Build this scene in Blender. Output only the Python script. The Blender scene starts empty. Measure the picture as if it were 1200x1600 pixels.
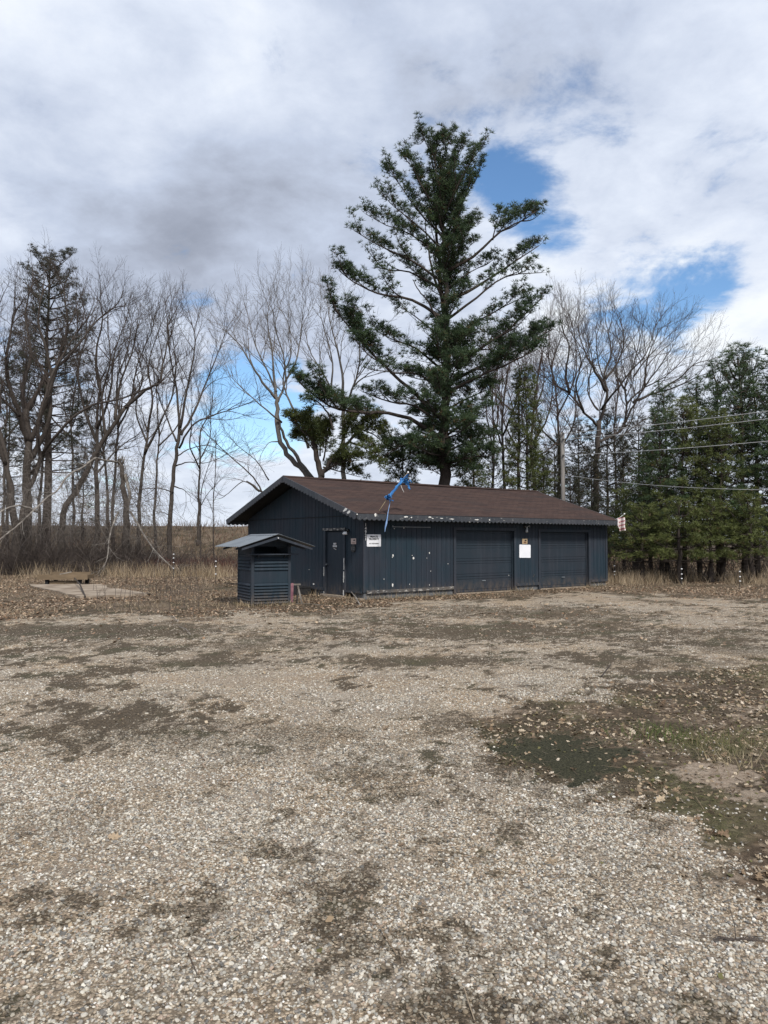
import bpy, math, random
import numpy as np
from mathutils import Vector, Matrix

# ------------------------------------------------------------------ camera, sky, sun, exposure
F_PX, CX, CY, EYE = 1180.0, 600.0, 800.0, 1.7
PITCH = math.atan(46.0 / F_PX)
SC = bpy.context.scene
COL = SC.collection
cam_d = bpy.data.cameras.new('camera')
cam = bpy.data.objects.new('camera', cam_d)
COL.objects.link(cam)
cam.location = (0, 0, EYE)
cam.rotation_euler = (math.pi / 2 + PITCH, 0, 0)
cam_d.sensor_fit = 'VERTICAL'
cam_d.sensor_height = 36.0
cam_d.lens = F_PX / 1600.0 * 36.0
cam_d.clip_start = 0.05
cam_d.clip_end = 3000
SC.camera = cam
SC.view_settings.view_transform = 'Standard'
SC.view_settings.look = 'None'
SC.view_settings.exposure = 0.14
SC.view_settings.gamma = 1.0
SC.render.resolution_x, SC.render.resolution_y = 768, 1024

SUN_AZ = Vector((0.33, -0.94)).normalized()      # towards the sun, over the right shoulder
SUN_EL = math.radians(44)
SUN_DIR = Vector((SUN_AZ.x * math.cos(SUN_EL), SUN_AZ.y * math.cos(SUN_EL), math.sin(SUN_EL)))
sd = bpy.data.lights.new('sun', 'SUN')
sd.energy = 3.3
sd.angle = math.radians(8)
sd.color = (1.0, 0.95, 0.88)
sun = bpy.data.objects.new('sun', sd)
COL.objects.link(sun)
sun.location = (20, -20, 30)
sun.rotation_euler = (-SUN_DIR).to_track_quat('-Z', 'Y').to_euler()


def ray(px, py):
    dx, dy = (px - CX) / F_PX, (CY - py) / F_PX
    return Vector((dx, math.cos(PITCH) - dy * math.sin(PITCH), math.sin(PITCH) + dy * math.cos(PITCH)))


def P(px, py, Y):
    d = ray(px, py)
    return Vector((0, 0, EYE)) + d * (Y / d.y)


def G(px, py):
    d = ray(px, py)
    return Vector((0, 0, EYE)) + d * (EYE / -d.z)


# ---- shader node helper
class NT:
    def __init__(s, tree):
        s.t = tree

    def n(s, kind, **kw):
        nd = s.t.nodes.new(kind)
        for k, v in kw.items():
            if k == 'i':
                for kk, vv in v.items():
                    inp = nd.inputs[kk]
                    if isinstance(vv, bpy.types.NodeSocket):
                        s.t.links.new(vv, inp)
                    else:
                        inp.default_value = vv
            else:
                setattr(nd, k, v)
        return nd

    def math(s, op, a, b=None, c=None, clamp=False):
        nd = s.n('ShaderNodeMath', operation=op, use_clamp=clamp)
        for k, v in enumerate((a, b, c)):
            if v is None:
                continue
            if isinstance(v, bpy.types.NodeSocket):
                s.t.links.new(v, nd.inputs[k])
            else:
                nd.inputs[k].default_value = v
        return nd.outputs[0]

    def mix(s, fac, a, b, blend='MIX'):
        nd = s.n('ShaderNodeMix', data_type='RGBA', blend_type=blend)
        for k, v in ((0, fac), (6, a), (7, b)):
            if isinstance(v, bpy.types.NodeSocket):
                s.t.links.new(v, nd.inputs[k])
            elif k == 0:
                nd.inputs[k].default_value = v
            else:
                nd.inputs[k].default_value = (*v, 1) if len(v) == 3 else v
        return nd.outputs[2]

    def step(s, x, lo, hi):
        nd = s.n('ShaderNodeMapRange', interpolation_type='SMOOTHSTEP')
        s.t.links.new(x, nd.inputs[0])
        nd.inputs[1].default_value = lo
        nd.inputs[2].default_value = hi
        return nd.outputs[0]

    def noise(s, vec, scale, detail=4, rough=0.55, dist=0.0, color=False):
        nd = s.n('ShaderNodeTexNoise')
        if vec is not None:
            s.t.links.new(vec, nd.inputs['Vector'])
        nd.inputs['Scale'].default_value = scale
        nd.inputs['Detail'].default_value = detail
        nd.inputs['Roughness'].default_value = rough
        nd.inputs['Distortion'].default_value = dist
        return nd.outputs['Color' if color else 'Fac']

    def ramp(s, fac, stops, interp='LINEAR'):
        nd = s.n('ShaderNodeValToRGB')
        s.t.links.new(fac, nd.inputs[0])
        cr = nd.color_ramp
        cr.interpolation = interp
        while len(cr.elements) < len(stops):
            cr.elements.new(0.5)
        for e, (p, c) in zip(cr.elements, stops):
            e.position = p
            e.color = (*c, 1)
        return nd.outputs[0]

    def mapv(s, vec, scale=(1, 1, 1), loc=(0, 0, 0)):
        nd = s.n('ShaderNodeMapping')
        s.t.links.new(vec, nd.inputs[0])
        nd.inputs['Scale'].default_value = scale
        nd.inputs['Location'].default_value = loc
        return nd.outputs[0]


def build_world():
    w = bpy.data.worlds.new('World')
    SC.world = w
    w.use_nodes = True
    w.node_tree.nodes.clear()
    T = NT(w.node_tree)
    out = T.n('ShaderNodeOutputWorld')
    sky = T.n('ShaderNodeTexSky', sky_type='NISHITA', sun_disc=False, sun_elevation=SUN_EL,
              sun_rotation=math.atan2(SUN_AZ.x, SUN_AZ.y))
    sky.air_density = 1.0
    sky.dust_density = 0.3
    sky.ozone_density = 2.0
    hs = T.n('ShaderNodeHueSaturation')
    hs.inputs['Saturation'].default_value = 1.18
    T.t.links.new(sky.outputs[0], hs.inputs['Color'])
    blue = T.n('ShaderNodeVectorMath', operation='SCALE')
    T.t.links.new(hs.outputs[0], blue.inputs[0])
    blue.inputs['Scale'].default_value = 0.15
    tc = T.n('ShaderNodeTexCoord').outputs['Generated']
    sep = T.n('ShaderNodeSeparateXYZ')
    T.t.links.new(tc, sep.inputs[0])
    z = T.math('MAXIMUM', sep.outputs[2], 0.0)
    den = T.math('ADD', z, 0.22)
    pv = T.n('ShaderNodeCombineXYZ')
    T.t.links.new(T.math('DIVIDE', sep.outputs[0], den), pv.inputs[0])
    T.t.links.new(T.math('DIVIDE', sep.outputs[1], den), pv.inputs[1])
    pv.inputs[2].default_value = 3.7
    pv = pv.outputs[0]
    big = T.noise(pv, 1.1, 3, 0.5, 0.3)
    fine = T.noise(pv, 3.4, 12, 0.62, 0.35)
    shade = T.noise(T.mapv(pv, loc=(7.3, 2.1, 0)), 1.7, 8, 0.55, 0.2)
    puff = T.noise(T.mapv(pv, loc=(1.3, 5.1, 0)), 6.0, 9, 0.6, 0.15)

    def spot(px, py, deg):
        d = ray(px, py).normalized()
        vm = T.n('ShaderNodeVectorMath', operation='DOT_PRODUCT')
        nrm = T.n('ShaderNodeVectorMath', operation='NORMALIZE')
        T.t.links.new(tc, nrm.inputs[0])
        T.t.links.new(nrm.outputs[0], vm.inputs[0])
        vm.inputs[1].default_value = d
        return T.step(vm.outputs['Value'], math.cos(math.radians(deg)), math.cos(math.radians(deg * 0.15)))

    def total(items):
        acc = None
        for px, py, deg, k in items:
            v = T.math('MULTIPLY', spot(px, py, deg), k)
            acc = v if acc is None else T.math('ADD', acc, v)
        return acc
    # holes in the cloud deck, and the thick grey bank
    gaps = total([(785, 235, 4.0, .12), (808, 290, 4.0, .14), (845, 340, 4.4, .17), (872, 400, 4.2, .19), (910, 190, 4.8, .15), (1060, 460, 4.6, .17), (1000, 455, 5, .15), (320, 600, 6, .10), (440, 640, 5, .12), (900, 600, 6, .16),
                  (1085, 160, 3.5, .13), (400, 635, 6, .19), (380, 690, 5, .13), (960, 570, 7, .12), (1105, 448, 4, .12), (1160, 15, 5, .10), (750, 310, 4.5, .14), (700, 240, 5, .06)])
    bank = total([(280, 310, 15, .55), (40, 340, 13, .40), (430, 380, 10, .45), (150, 200, 12, .18), (600, 280, 10, .25), (620, 90, 12, .16),
                  (1060, 400, 9, .30), (1000, 40, 11, .18), (240, 415, 7, .25)])
    glow = total([(40, 150, 11, .36), (200, 30, 12, .25), (470, 110, 8, .22), (330, 40, 10, .2), (1130, 260, 11, .22), (860, 440, 7, .3), (1150, 510, 8, .3),
                  (230, 475, 9, .25), (540, 440, 8, .15)])
    v = T.math('ADD', T.math('MULTIPLY', big, 0.25), T.math('MULTIPLY', fine, 0.75))
    v = T.math('ADD', T.math('MULTIPLY', T.math('SUBTRACT', v, 0.5), 1.75), 0.5)
    v = T.math('ADD', v, T.math('MULTIPLY', T.math('SUBTRACT', puff, 0.5), 0.5))
    v = T.math('SUBTRACT', v, gaps)
    cover = T.step(v, 0.08, 0.38)
    s = T.math('ADD', T.math('MULTIPLY', shade, 1.15), T.math('MULTIPLY', puff, 0.85))
    s = T.math('ADD', s, T.math('MULTIPLY', fine, 0.35))
    s = T.math('SUBTRACT', s, 0.60)
    s = T.math('SUBTRACT', s, T.math('MULTIPLY', bank, 0.46))
    s = T.math('ADD', s, T.math('MULTIPLY', glow, 0.6))
    s = T.math('ADD', T.math('MULTIPLY', s, 0.85), 0.17, clamp=True)
    cc = T.ramp(s, [(0.0, (.27, .30, .375)), (.25, (.37, .41, .505)), (.5, (.52, .585, .72)), (.75, (.70, .76, .875)), (1.0, (.88, .92, .965))])
    # the sky whitens towards the horizon
    low = T.step(sep.outputs[2], 0.22, 0.0)
    cc = T.mix(T.math('MULTIPLY', low, 0.5), cc, (.78, .84, .92))
    cover = T.math('MAXIMUM', cover, T.math('MULTIPLY', T.step(sep.outputs[2], 0.09, -0.01), 0.9))
    cover = T.math('ADD', T.math('MULTIPLY', cover, 0.97), 0.03)
    colr = T.mix(cover, blue.outputs[0], cc)
    bg = T.n('ShaderNodeBackground')
    T.t.links.new(colr, bg.inputs[0])
    bg.inputs[1].default_value = 1.0
    T.t.links.new(bg.outputs[0], out.inputs[0])


build_world()


# ------------------------------------------------------------------ mesh helpers
def tag(o, label=None, cat=None, group=None, kind=None):
    if label: o['label'] = label
    if cat: o['category'] = cat
    if group: o['group'] = group
    if kind: o['kind'] = kind
    return o


def empty(name, loc=(0, 0, 0), rz=0.0):
    e = bpy.data.objects.new(name, None)
    COL.objects.link(e)
    e.location = loc
    e.rotation_euler = (0, 0, rz)
    e.empty_display_size = 0.2
    return e


class MB:
    def __init__(s):
        s.v, s.f = [], []

    def box(s, x0, x1, y0, y1, z0, z1, M=None):
        b = len(s.v)
        pts = [(x0, y0, z0), (x1, y0, z0), (x1, y1, z0), (x0, y1, z0), (x0, y0, z1), (x1, y0, z1), (x1, y1, z1), (x0, y1, z1)]
        if M is not None:
            pts = [tuple(M @ Vector(p)) for p in pts]
        s.v += pts
        s.f += [tuple(b + k for k in q) for q in ((0, 3, 2, 1), (4, 5, 6, 7), (0, 1, 5, 4), (1, 2, 6, 5), (2, 3, 7, 6), (3, 0, 4, 7))]
        return s

    def prism(s, prof, fn):
        """prof: list of 2D points; fn(p, side) -> 3D point for side 0 / 1"""
        b, n = len(s.v), len(prof)
        s.v += [tuple(fn(p, 0)) for p in prof] + [tuple(fn(p, 1)) for p in prof]
        s.f += [tuple(b + k for k in range(n))[::-1], tuple(b + n + k for k in range(n))]
        for k in range(n):
            j = (k + 1) % n
            s.f.append((b + k, b + j, b + n + j, b + n + k))
        return s

    def tube(s, pts, rad, sides=5, cap=True):
        b = len(s.v)
        m = len(pts)
        ux = uy = None
        for k in range(m):
            a = pts[max(k - 1, 0)]
            c = pts[min(k + 1, m - 1)]
            tx, ty, tz = c[0] - a[0], c[1] - a[1], c[2] - a[2]
            l = math.sqrt(tx * tx + ty * ty + tz * tz) or 1e-6
            tx, ty, tz = tx / l, ty / l, tz / l
            if abs(tz) < 0.9:
                hx, hy, hz = 0, 0, 1
            else:
                hx, hy, hz = 1, 0, 0
            if ux is not None:
                hx, hy, hz = ux
            ax, ay, az = ty * hz - tz * hy, tz * hx - tx * hz, tx * hy - ty * hx
            l = math.sqrt(ax * ax + ay * ay + az * az) or 1e-6
            ax, ay, az = ax / l, ay / l, az / l
            bx, by, bz = ay * tz - az * ty, az * tx - ax * tz, ax * ty - ay * tx
            ux = (bx, by, bz)
            r = rad[k]
            p = pts[k]
            for q in range(sides):
                an = 2 * math.pi * q / sides
                cs, sn = math.cos(an) * r, math.sin(an) * r
                s.v.append((p[0] + ax * cs + bx * sn, p[1] + ay * cs + by * sn, p[2] + az * cs + bz * sn))
        for k in range(m - 1):
            for q in range(sides):
                j = (q + 1) % sides
                s.f.append((b + k * sides + q, b + k * sides + j, b + (k + 1) * sides + j, b + (k + 1) * sides + q))
        if cap:
            s.f.append(tuple(b + q for q in range(sides))[::-1])
            s.f.append(tuple(b + (m - 1) * sides + q for q in range(sides)))
        return s

    def mesh(s, name, mat, smooth=False):
        me = bpy.data.meshes.new(name)
        me.from_pydata(s.v, [], s.f)
        if mat: me.materials.append(mat)
        if smooth:
            me.polygons.foreach_set('use_smooth', [True] * len(me.polygons))
        me.update()
        return me

    def build(s, name, mat, parent=None, smooth=False, loc=None):
        o = bpy.data.objects.new(name, s.mesh(name, mat, smooth))
        COL.objects.link(o)
        if parent: o.parent = parent
        if loc is not None: o.location = loc
        return o


def obj_from(name, me, parent=None, loc=(0, 0, 0)):
    o = bpy.data.objects.new(name, me)
    COL.objects.link(o)
    if parent: o.parent = parent
    o.location = loc
    return o


def scatter_mesh(name, tv, tf, M, L, cols, mat, smooth=False):
    """one mesh holding N transformed copies of a template (numpy)."""
    tv = np.asarray(tv, float)
    tf = np.asarray(tf, int)
    N, nv, k = len(L), len(tv), tf.shape[1]
    V = np.einsum('nij,vj->nvi', M, tv) + L[:, None, :]
    Fi = (tf[None] + (np.arange(N) * nv)[:, None, None]).reshape(-1)
    me = bpy.data.meshes.new(name)
    me.vertices.add(N * nv)
    me.vertices.foreach_set('co', V.reshape(-1).astype(np.float32))
    nf = N * len(tf)
    me.loops.add(nf * k)
    me.loops.foreach_set('vertex_index', Fi.astype(np.int32))
    me.polygons.add(nf)
    me.polygons.foreach_set('loop_start', (np.arange(nf) * k).astype(np.int32))
    me.polygons.foreach_set('loop_total', np.full(nf, k, np.int32))
    if smooth:
        me.polygons.foreach_set('use_smooth', np.ones(nf, bool))
    me.update(calc_edges=True)
    if cols is not None:
        a = me.attributes.new('tint', 'FLOAT_COLOR', 'POINT')
        c4 = np.ones((N, nv, 4), np.float32)
        c4[:, :, :3] = np.asarray(cols)[:, None, :]
        a.data.foreach_set('color', c4.reshape(-1))
    me.materials.append(mat)
    return me


def rot_z_to(dirs, roll):
    """matrices whose local z follows dirs (N,3), rolled about it."""
    d = dirs / np.maximum(np.linalg.norm(dirs, axis=1, keepdims=True), 1e-9)
    h = np.where(np.abs(d[:, 2:3]) < .9, np.array([[0, 0, 1.]]), np.array([[1., 0, 0]]))
    x = np.cross(h, d)
    x /= np.maximum(np.linalg.norm(x, axis=1, keepdims=True), 1e-9)
    y = np.cross(d, x)
    c, s_ = np.cos(roll)[:, None], np.sin(roll)[:, None]
    X = x * c + y * s_
    Yv = -x * s_ + y * c
    return np.stack([X, Yv, d], axis=2)


# ---- numpy noise for terrain masks
def _hash(ix, iy, seed):
    h = (ix.astype(np.int64) * 374761393 + iy.astype(np.int64) * 668265263 + seed * 144269) & 0x7fffffff
    h = ((h ^ (h >> 13)) * 1274126177) & 0x7fffffff
    return ((h ^ (h >> 16)) & 0xffff) / 65535.0


def vnoise(x, y, seed=0):
    ix, iy = np.floor(x), np.floor(y)
    fx, fy = x - ix, y - iy
    fx, fy = fx * fx * (3 - 2 * fx), fy * fy * (3 - 2 * fy)
    a, b = _hash(ix, iy, seed), _hash(ix + 1, iy, seed)
    c, d = _hash(ix, iy + 1, seed), _hash(ix + 1, iy + 1, seed)
    return (a * (1 - fx) + b * fx) * (1 - fy) + (c * (1 - fx) + d * fx) * fy


def fbm(x, y, seed=0, oct=4, gain=.5):
    t, a, n = 0, 1, 0
    for k in range(oct):
        t = t + a * vnoise(x * 2 ** k + 17.3 * k, y * 2 ** k - 9.1 * k, seed + k)
        n += a
        a *= gain
    return t / n


def sm(x, lo, hi):
    t = np.clip((x - lo) / (hi - lo), 0, 1)
    return t * t * (3 - 2 * t)


# ------------------------------------------------------------------ materials
def new_mat(name, rough=0.8, spec=0.3):
    m = bpy.data.materials.new(name)
    m.use_nodes = True
    T = NT(m.node_tree)
    b = m.node_tree.nodes['Principled BSDF']
    b.inputs['Roughness'].default_value = rough
    b.inputs['Specular IOR Level'].default_value = spec
    return m, T, b


def col_mat(name, c1, c2=None, scale=6.0, rough=0.8, spec=0.3, detail=5, bump=0.0, bscale=40.0, stretch=(1, 1, 1), metal=0.0):
    m, T, b = new_mat(name, rough, spec)
    tc = T.n('ShaderNodeTexCoord').outputs['Object']
    v = T.mapv(tc, stretch)
    if c2 is None:
        c2 = tuple(x * 0.75 for x in c1)
    n = T.noise(v, scale, detail, 0.6)
    T.t.links.new(T.mix(T.step(n, .32, .68), c1, c2), b.inputs['Base Color'])
    b.inputs['Metallic'].default_value = metal
    if bump:
        bp = T.n('ShaderNodeBump')
        bp.inputs['Strength'].default_value = bump
        bp.inputs['Distance'].default_value = 0.01
        T.t.links.new(T.noise(v, bscale, 4), bp.inputs['Height'])
        T.t.links.new(bp.outputs[0], b.inputs['Normal'])
    return m


def tint_mat(name, rough=0.75, spec=0.2, trans=0.0, base=None):
    """colour comes from the per-piece tint attribute."""
    m, T, b = new_mat(name, rough, spec)
    at = T.n('ShaderNodeAttribute', attribute_name='tint')
    T.t.links.new(at.outputs['Color'], b.inputs['Base Color'])
    if trans:
        tr = T.n('ShaderNodeBsdfTranslucent')
        T.t.links.new(at.outputs['Color'], tr.inputs['Color'])
        mx = T.n('ShaderNodeMixShader')
        mx.inputs[0].default_value = trans
        T.t.links.new(b.outputs[0], mx.inputs[1])
        T.t.links.new(tr.outputs[0], mx.inputs[2])
        T.t.links.new(mx.outputs[0], T.t.nodes['Material Output'].inputs[0])
    return m


def wall_material(name, a, b2, peel=0.0, peel_lo=0.58, vert=True):
    """painted rough-sawn wood, faded in patches, optionally flaking to pale wood."""
    m, T, b = new_mat(name, 0.68, 0.22)
    geo = T.n('ShaderNodeNewGeometry').outputs['Position']
    n1 = T.noise(geo, 0.8, 4, .6)
    st = T.noise(T.mapv(geo, (9, 9, 0.5)), 1.0, 4, .6)
    c = T.mix(T.step(n1, .35, .65), a, b2)
    c = T.mix(T.math('MULTIPLY', T.step(st, .45, .75), .45), c, tuple(min(1, x * 1.5 + .01) for x in b2))
    c = T.mix(T.math('MULTIPLY', T.step(T.noise(geo, 5, 5, .7), .55, .8), .35), c, tuple(x * .55 for x in a))
    if peel:
        pn = T.noise(T.mapv(geo, (3, 3, 7)), 2.2, 8, .72)
        c = T.mix(T.math('MULTIPLY', T.step(pn, peel_lo, peel_lo + .05), peel), c, (.55, .53, .49))
    # rain-splashed mud along the foot of the boards
    sz = T.n('ShaderNodeSeparateXYZ')
    T.t.links.new(geo, sz.inputs[0])
    mud = T.math('MULTIPLY', T.step(sz.outputs[2], .55, .05), T.step(T.noise(T.mapv(geo, (4, 4, 2)), 2.0, 7, .7), .38, .62))
    c = T.mix(T.math('MULTIPLY', mud, .5), c, (.13, .10, .075))
    T.t.links.new(c, b.inputs['Base Color'])
    bp = T.n('ShaderNodeBump')
    bp.inputs['Strength'].default_value = .35
    bp.inputs['Distance'].default_value = .006
    T.t.links.new(T.noise(T.mapv(geo, (60, 60, 4) if vert else (12, 12, 60)), 1.0, 4), bp.inputs['Height'])
    T.t.links.new(bp.outputs[0], b.inputs['Normal'])
    return m


SLATE_A, SLATE_B = (.0155, .0300, .0425), (.0235, .0295, .0405)
M_WALL = wall_material('slate_painted_siding', SLATE_A, SLATE_B)
M_TRIM = wall_material('slate_painted_trim', (.024, .036, .048), (.034, .038, .049), .9, .66)
M_FASCIA = wall_material('peeling_slate_fascia', (.036, .042, .050), (.050, .053, .060), .55, .60, False)
M_FASCIA_OK = wall_material('slate_fascia', (.045, .052, .062), (.062, .064, .072), .8, .74, False)
M_PEEL = wall_material('badly_peeling_slate_wood', (.05, .053, .058), (.10, .094, .086), .65, .54, False)
M_DOOR = wall_material('slate_painted_door', (.0195, .0300, .0410), (.0255, .0310, .0405))
M_CHIP = col_mat('bare_white_primer', (.72, .71, .68), (.6, .59, .56), 30)
M_DARK = col_mat('dark_interior', (.012, .013, .015), (.009, .010, .011))
M_SOFFIT = col_mat('shade_dark_soffit', (.022, .025, .030), (.016, .018, .021), 4)  # eave shade put into the colour of the roof underside
M_CONC = col_mat('weathered_concrete', (.36, .30, .235), (.20, .155, .115), 1.6, .95, .1, 8, .4, 60)
M_BLOCK = col_mat('foundation_block', (.15, .155, .16), (.10, .105, .11), 4, .95, .1, 6, .4, 50)
M_METAL = col_mat('grey_painted_steel', (.16, .18, .195), (.12, .135, .15), 2.5, .45, .5)
M_WIRE = col_mat('aluminium_wire', (.42, .42, .42), (.34, .34, .34), 5, .5, .5)
M_WHITE = col_mat('white_plastic', (.80, .80, .80), (.72, .72, .72), 12, .4, .4)
M_BLACK = col_mat('black_plastic', (.018, .018, .02), (.03, .03, .03), 12, .5, .4)
M_TANWOOD = col_mat('weathered_tan_lumber', (.21, .155, .10), (.14, .105, .07), 2.0, .9, .1, 6, .3, 30, (1, 6, 6))
M_GREYWOOD = col_mat('grey_pole_wood', (.24, .225, .21), (.15, .14, .13), 3, .9, .1, 6, .3, 20, (6, 6, .6))
M_PALEWOOD = col_mat('barkless_pale_wood', (.30, .275, .245), (.13, .115, .10), 5, .9, .1, 6)
M_PIPE = col_mat('galvanised_pipe', (.40, .42, .43), (.30, .31, .32), 3, .5, .5)


def bark(name, a, b2, s=9.0):
    m, T, b = new_mat(name, .92, .1)
    geo = T.n('ShaderNodeNewGeometry').outputs['Position']
    n = T.noise(T.mapv(geo, (3, 3, .7)), s, 5, .65)
    big = T.noise(geo, .6, 3)
    c = T.mix(T.step(n, .35, .65), a, b2)
    c = T.mix(T.math('MULTIPLY', T.step(big, .4, .7), .4), c, tuple(x * 1.35 for x in b2))
    T.t.links.new(c, b.inputs['Base Color'])
    bp = T.n('ShaderNodeBump')
    bp.inputs['Strength'].default_value = .8
    bp.inputs['Distance'].default_value = .03
    T.t.links.new(n, bp.inputs['Height'])
    T.t.links.new(bp.outputs[0], b.inputs['Normal'])
    return m


M_BARK = bark('grey_brown_bark', (.040, .033, .029), (.085, .073, .064))
M_BARK_PALE = bark('pale_grey_bark', (.085, .077, .070), (.155, .142, .13))
M_TWIG = bark('brown_twig_bark', (.050, .040, .035), (.085, .070, .062), 4)
M_TWIG_PALE = bark('tan_twig_bark', (.105, .092, .08), (.16, .14, .125), 4)
M_BRAMBLE = bark('red_bramble_bark', (.075, .030, .028), (.11, .052, .046), 4)
M_TWIG_RED = bark('reddish_twig_bark', (.065, .044, .038), (.10, .072, .062), 4)
M_PINEBARK = bark('pine_bark', (.030, .024, .021), (.065, .054, .047))
M_NEEDLE = tint_mat('pine_needles', .55, .3, .12)
M_GRASS = tint_mat('dry_grass', .8, .15, .25)
M_LEAF = tint_mat('dead_leaves', .75, .2, .15)


def shingle_material():
    m, T, b = new_mat('brown_asphalt_shingles', .95, .05)
    tc = T.n('ShaderNodeTexCoord').outputs['Object']
    br = T.n('ShaderNodeTexBrick')
    mp = T.n('ShaderNodeMapping')
    T.t.links.new(tc, mp.inputs[0])
    T.t.links.new(mp.outputs[0], br.inputs['Vector'])
    br.inputs['Scale'].default_value = 1.0
    br.inputs['Brick Width'].default_value = .32
    br.inputs['Row Height'].default_value = .14
    br.inputs['Mortar Size'].default_value = .008
    br.inputs['Color1'].default_value = (.068, .046, .040, 1)
    br.inputs['Color2'].default_value = (.050, .034, .031, 1)
    br.inputs['Mortar'].default_value = (.030, .023, .022, 1)
    st = T.noise(T.mapv(tc, (.5, 3.0, 1)), 1.4, 6, .65)
    c = T.mix(T.math('MULTIPLY', T.step(st, .42, .72), .75), br.outputs[0], (.088, .056, .046))
    st2 = T.noise(T.mapv(tc, (.25, 1.2, 1), (4, 2, 0)), 1.7, 6, .65)
    c = T.mix(T.math('MULTIPLY', T.step(st2, .48, .70), .7), c, (.045, .037, .036))
    sp = T.noise(tc, 70, 2, .8)
    c = T.mix(T.math('MULTIPLY', T.step(sp, .6, .75), .3), c, (.16, .13, .12))
    deb = T.noise(T.mapv(tc, (3, 9, 1)), 1.3, 6, .7)
    c = T.mix(T.math('MULTIPLY', T.step(deb, .71, .76), .55), c, (.24, .19, .15))
    T.t.links.new(c, b.inputs['Base Color'])
    bp = T.n('ShaderNodeBump')
    bp.inputs['Strength'].default_value = .7
    bp.inputs['Distance'].default_value = .02
    T.t.links.new(br.outputs['Fac'], bp.inputs['Height'])
    bp.invert = True
    T.t.links.new(bp.outputs[0], b.inputs['Normal'])
    return m


M_SHINGLE = shingle_material()

# ------------------------------------------------------------------ ground: heights and masks (world space)
BX, BY = G(568, 937).x, G(568, 937).y          # near corner of the building
BROT = math.atan2(.606, .795)


def seg_side(poly, X, Y):
    """inside test (even-odd) and distance to polygon edge, vectorised."""
    inside = np.zeros(X.shape, bool)
    dist = np.full(X.shape, 1e9)
    n = len(poly)
    for k in range(n):
        x0, y0 = poly[k]
        x1, y1 = poly[(k + 1) % n]
        c = ((y0 > Y) != (y1 > Y)) & (X < (x1 - x0) * (Y - y0) / ((y1 - y0) if y1 != y0 else 1e-9) + x0)
        inside ^= c
        dx, dy = x1 - x0, y1 - y0
        t = np.clip(((X - x0) * dx + (Y - y0) * dy) / (dx * dx + dy * dy), 0, 1)
        dist = np.minimum(dist, np.hypot(X - x0 - t * dx, Y - y0 - t * dy))
    return np.where(inside, dist, -dist)


def gpoly(pts):
    return [(G(*p).x, G(*p).y) for p in pts]


VERGE = gpoly([(1200, 1030), (1100, 1056), (960, 1082), (850, 1092), (800, 1108), (785, 1128), (835, 1152), (812, 1180), (850, 1212), (950, 1235),
               (985, 1275), (1040, 1310), (1075, 1370), (1135, 1400), (1200, 1425)]) + [(4.5, 2.6), (14, 3), (22, 10.0)]
FIELD = gpoly([(-1500, 975), (-400, 972), (0, 972), (120, 962), (230, 958), (300, 965), (360, 956), (470, 957), (570, 946), (700, 936), (950, 924), (1080, 932), (1200, 936)]) + [(60, 24), (60, 700), (-500, 700), (-500, 20)]
SLAB = gpoly([(42, 915), (150, 915.5), (239, 930), (190, 932), (118, 934.5)])


def ellipse(X, Y, px, py, rx, ry):
    c = G(px, py)
    return np.hypot((X - c.x) / rx, (Y - c.y) / ry)


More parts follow.
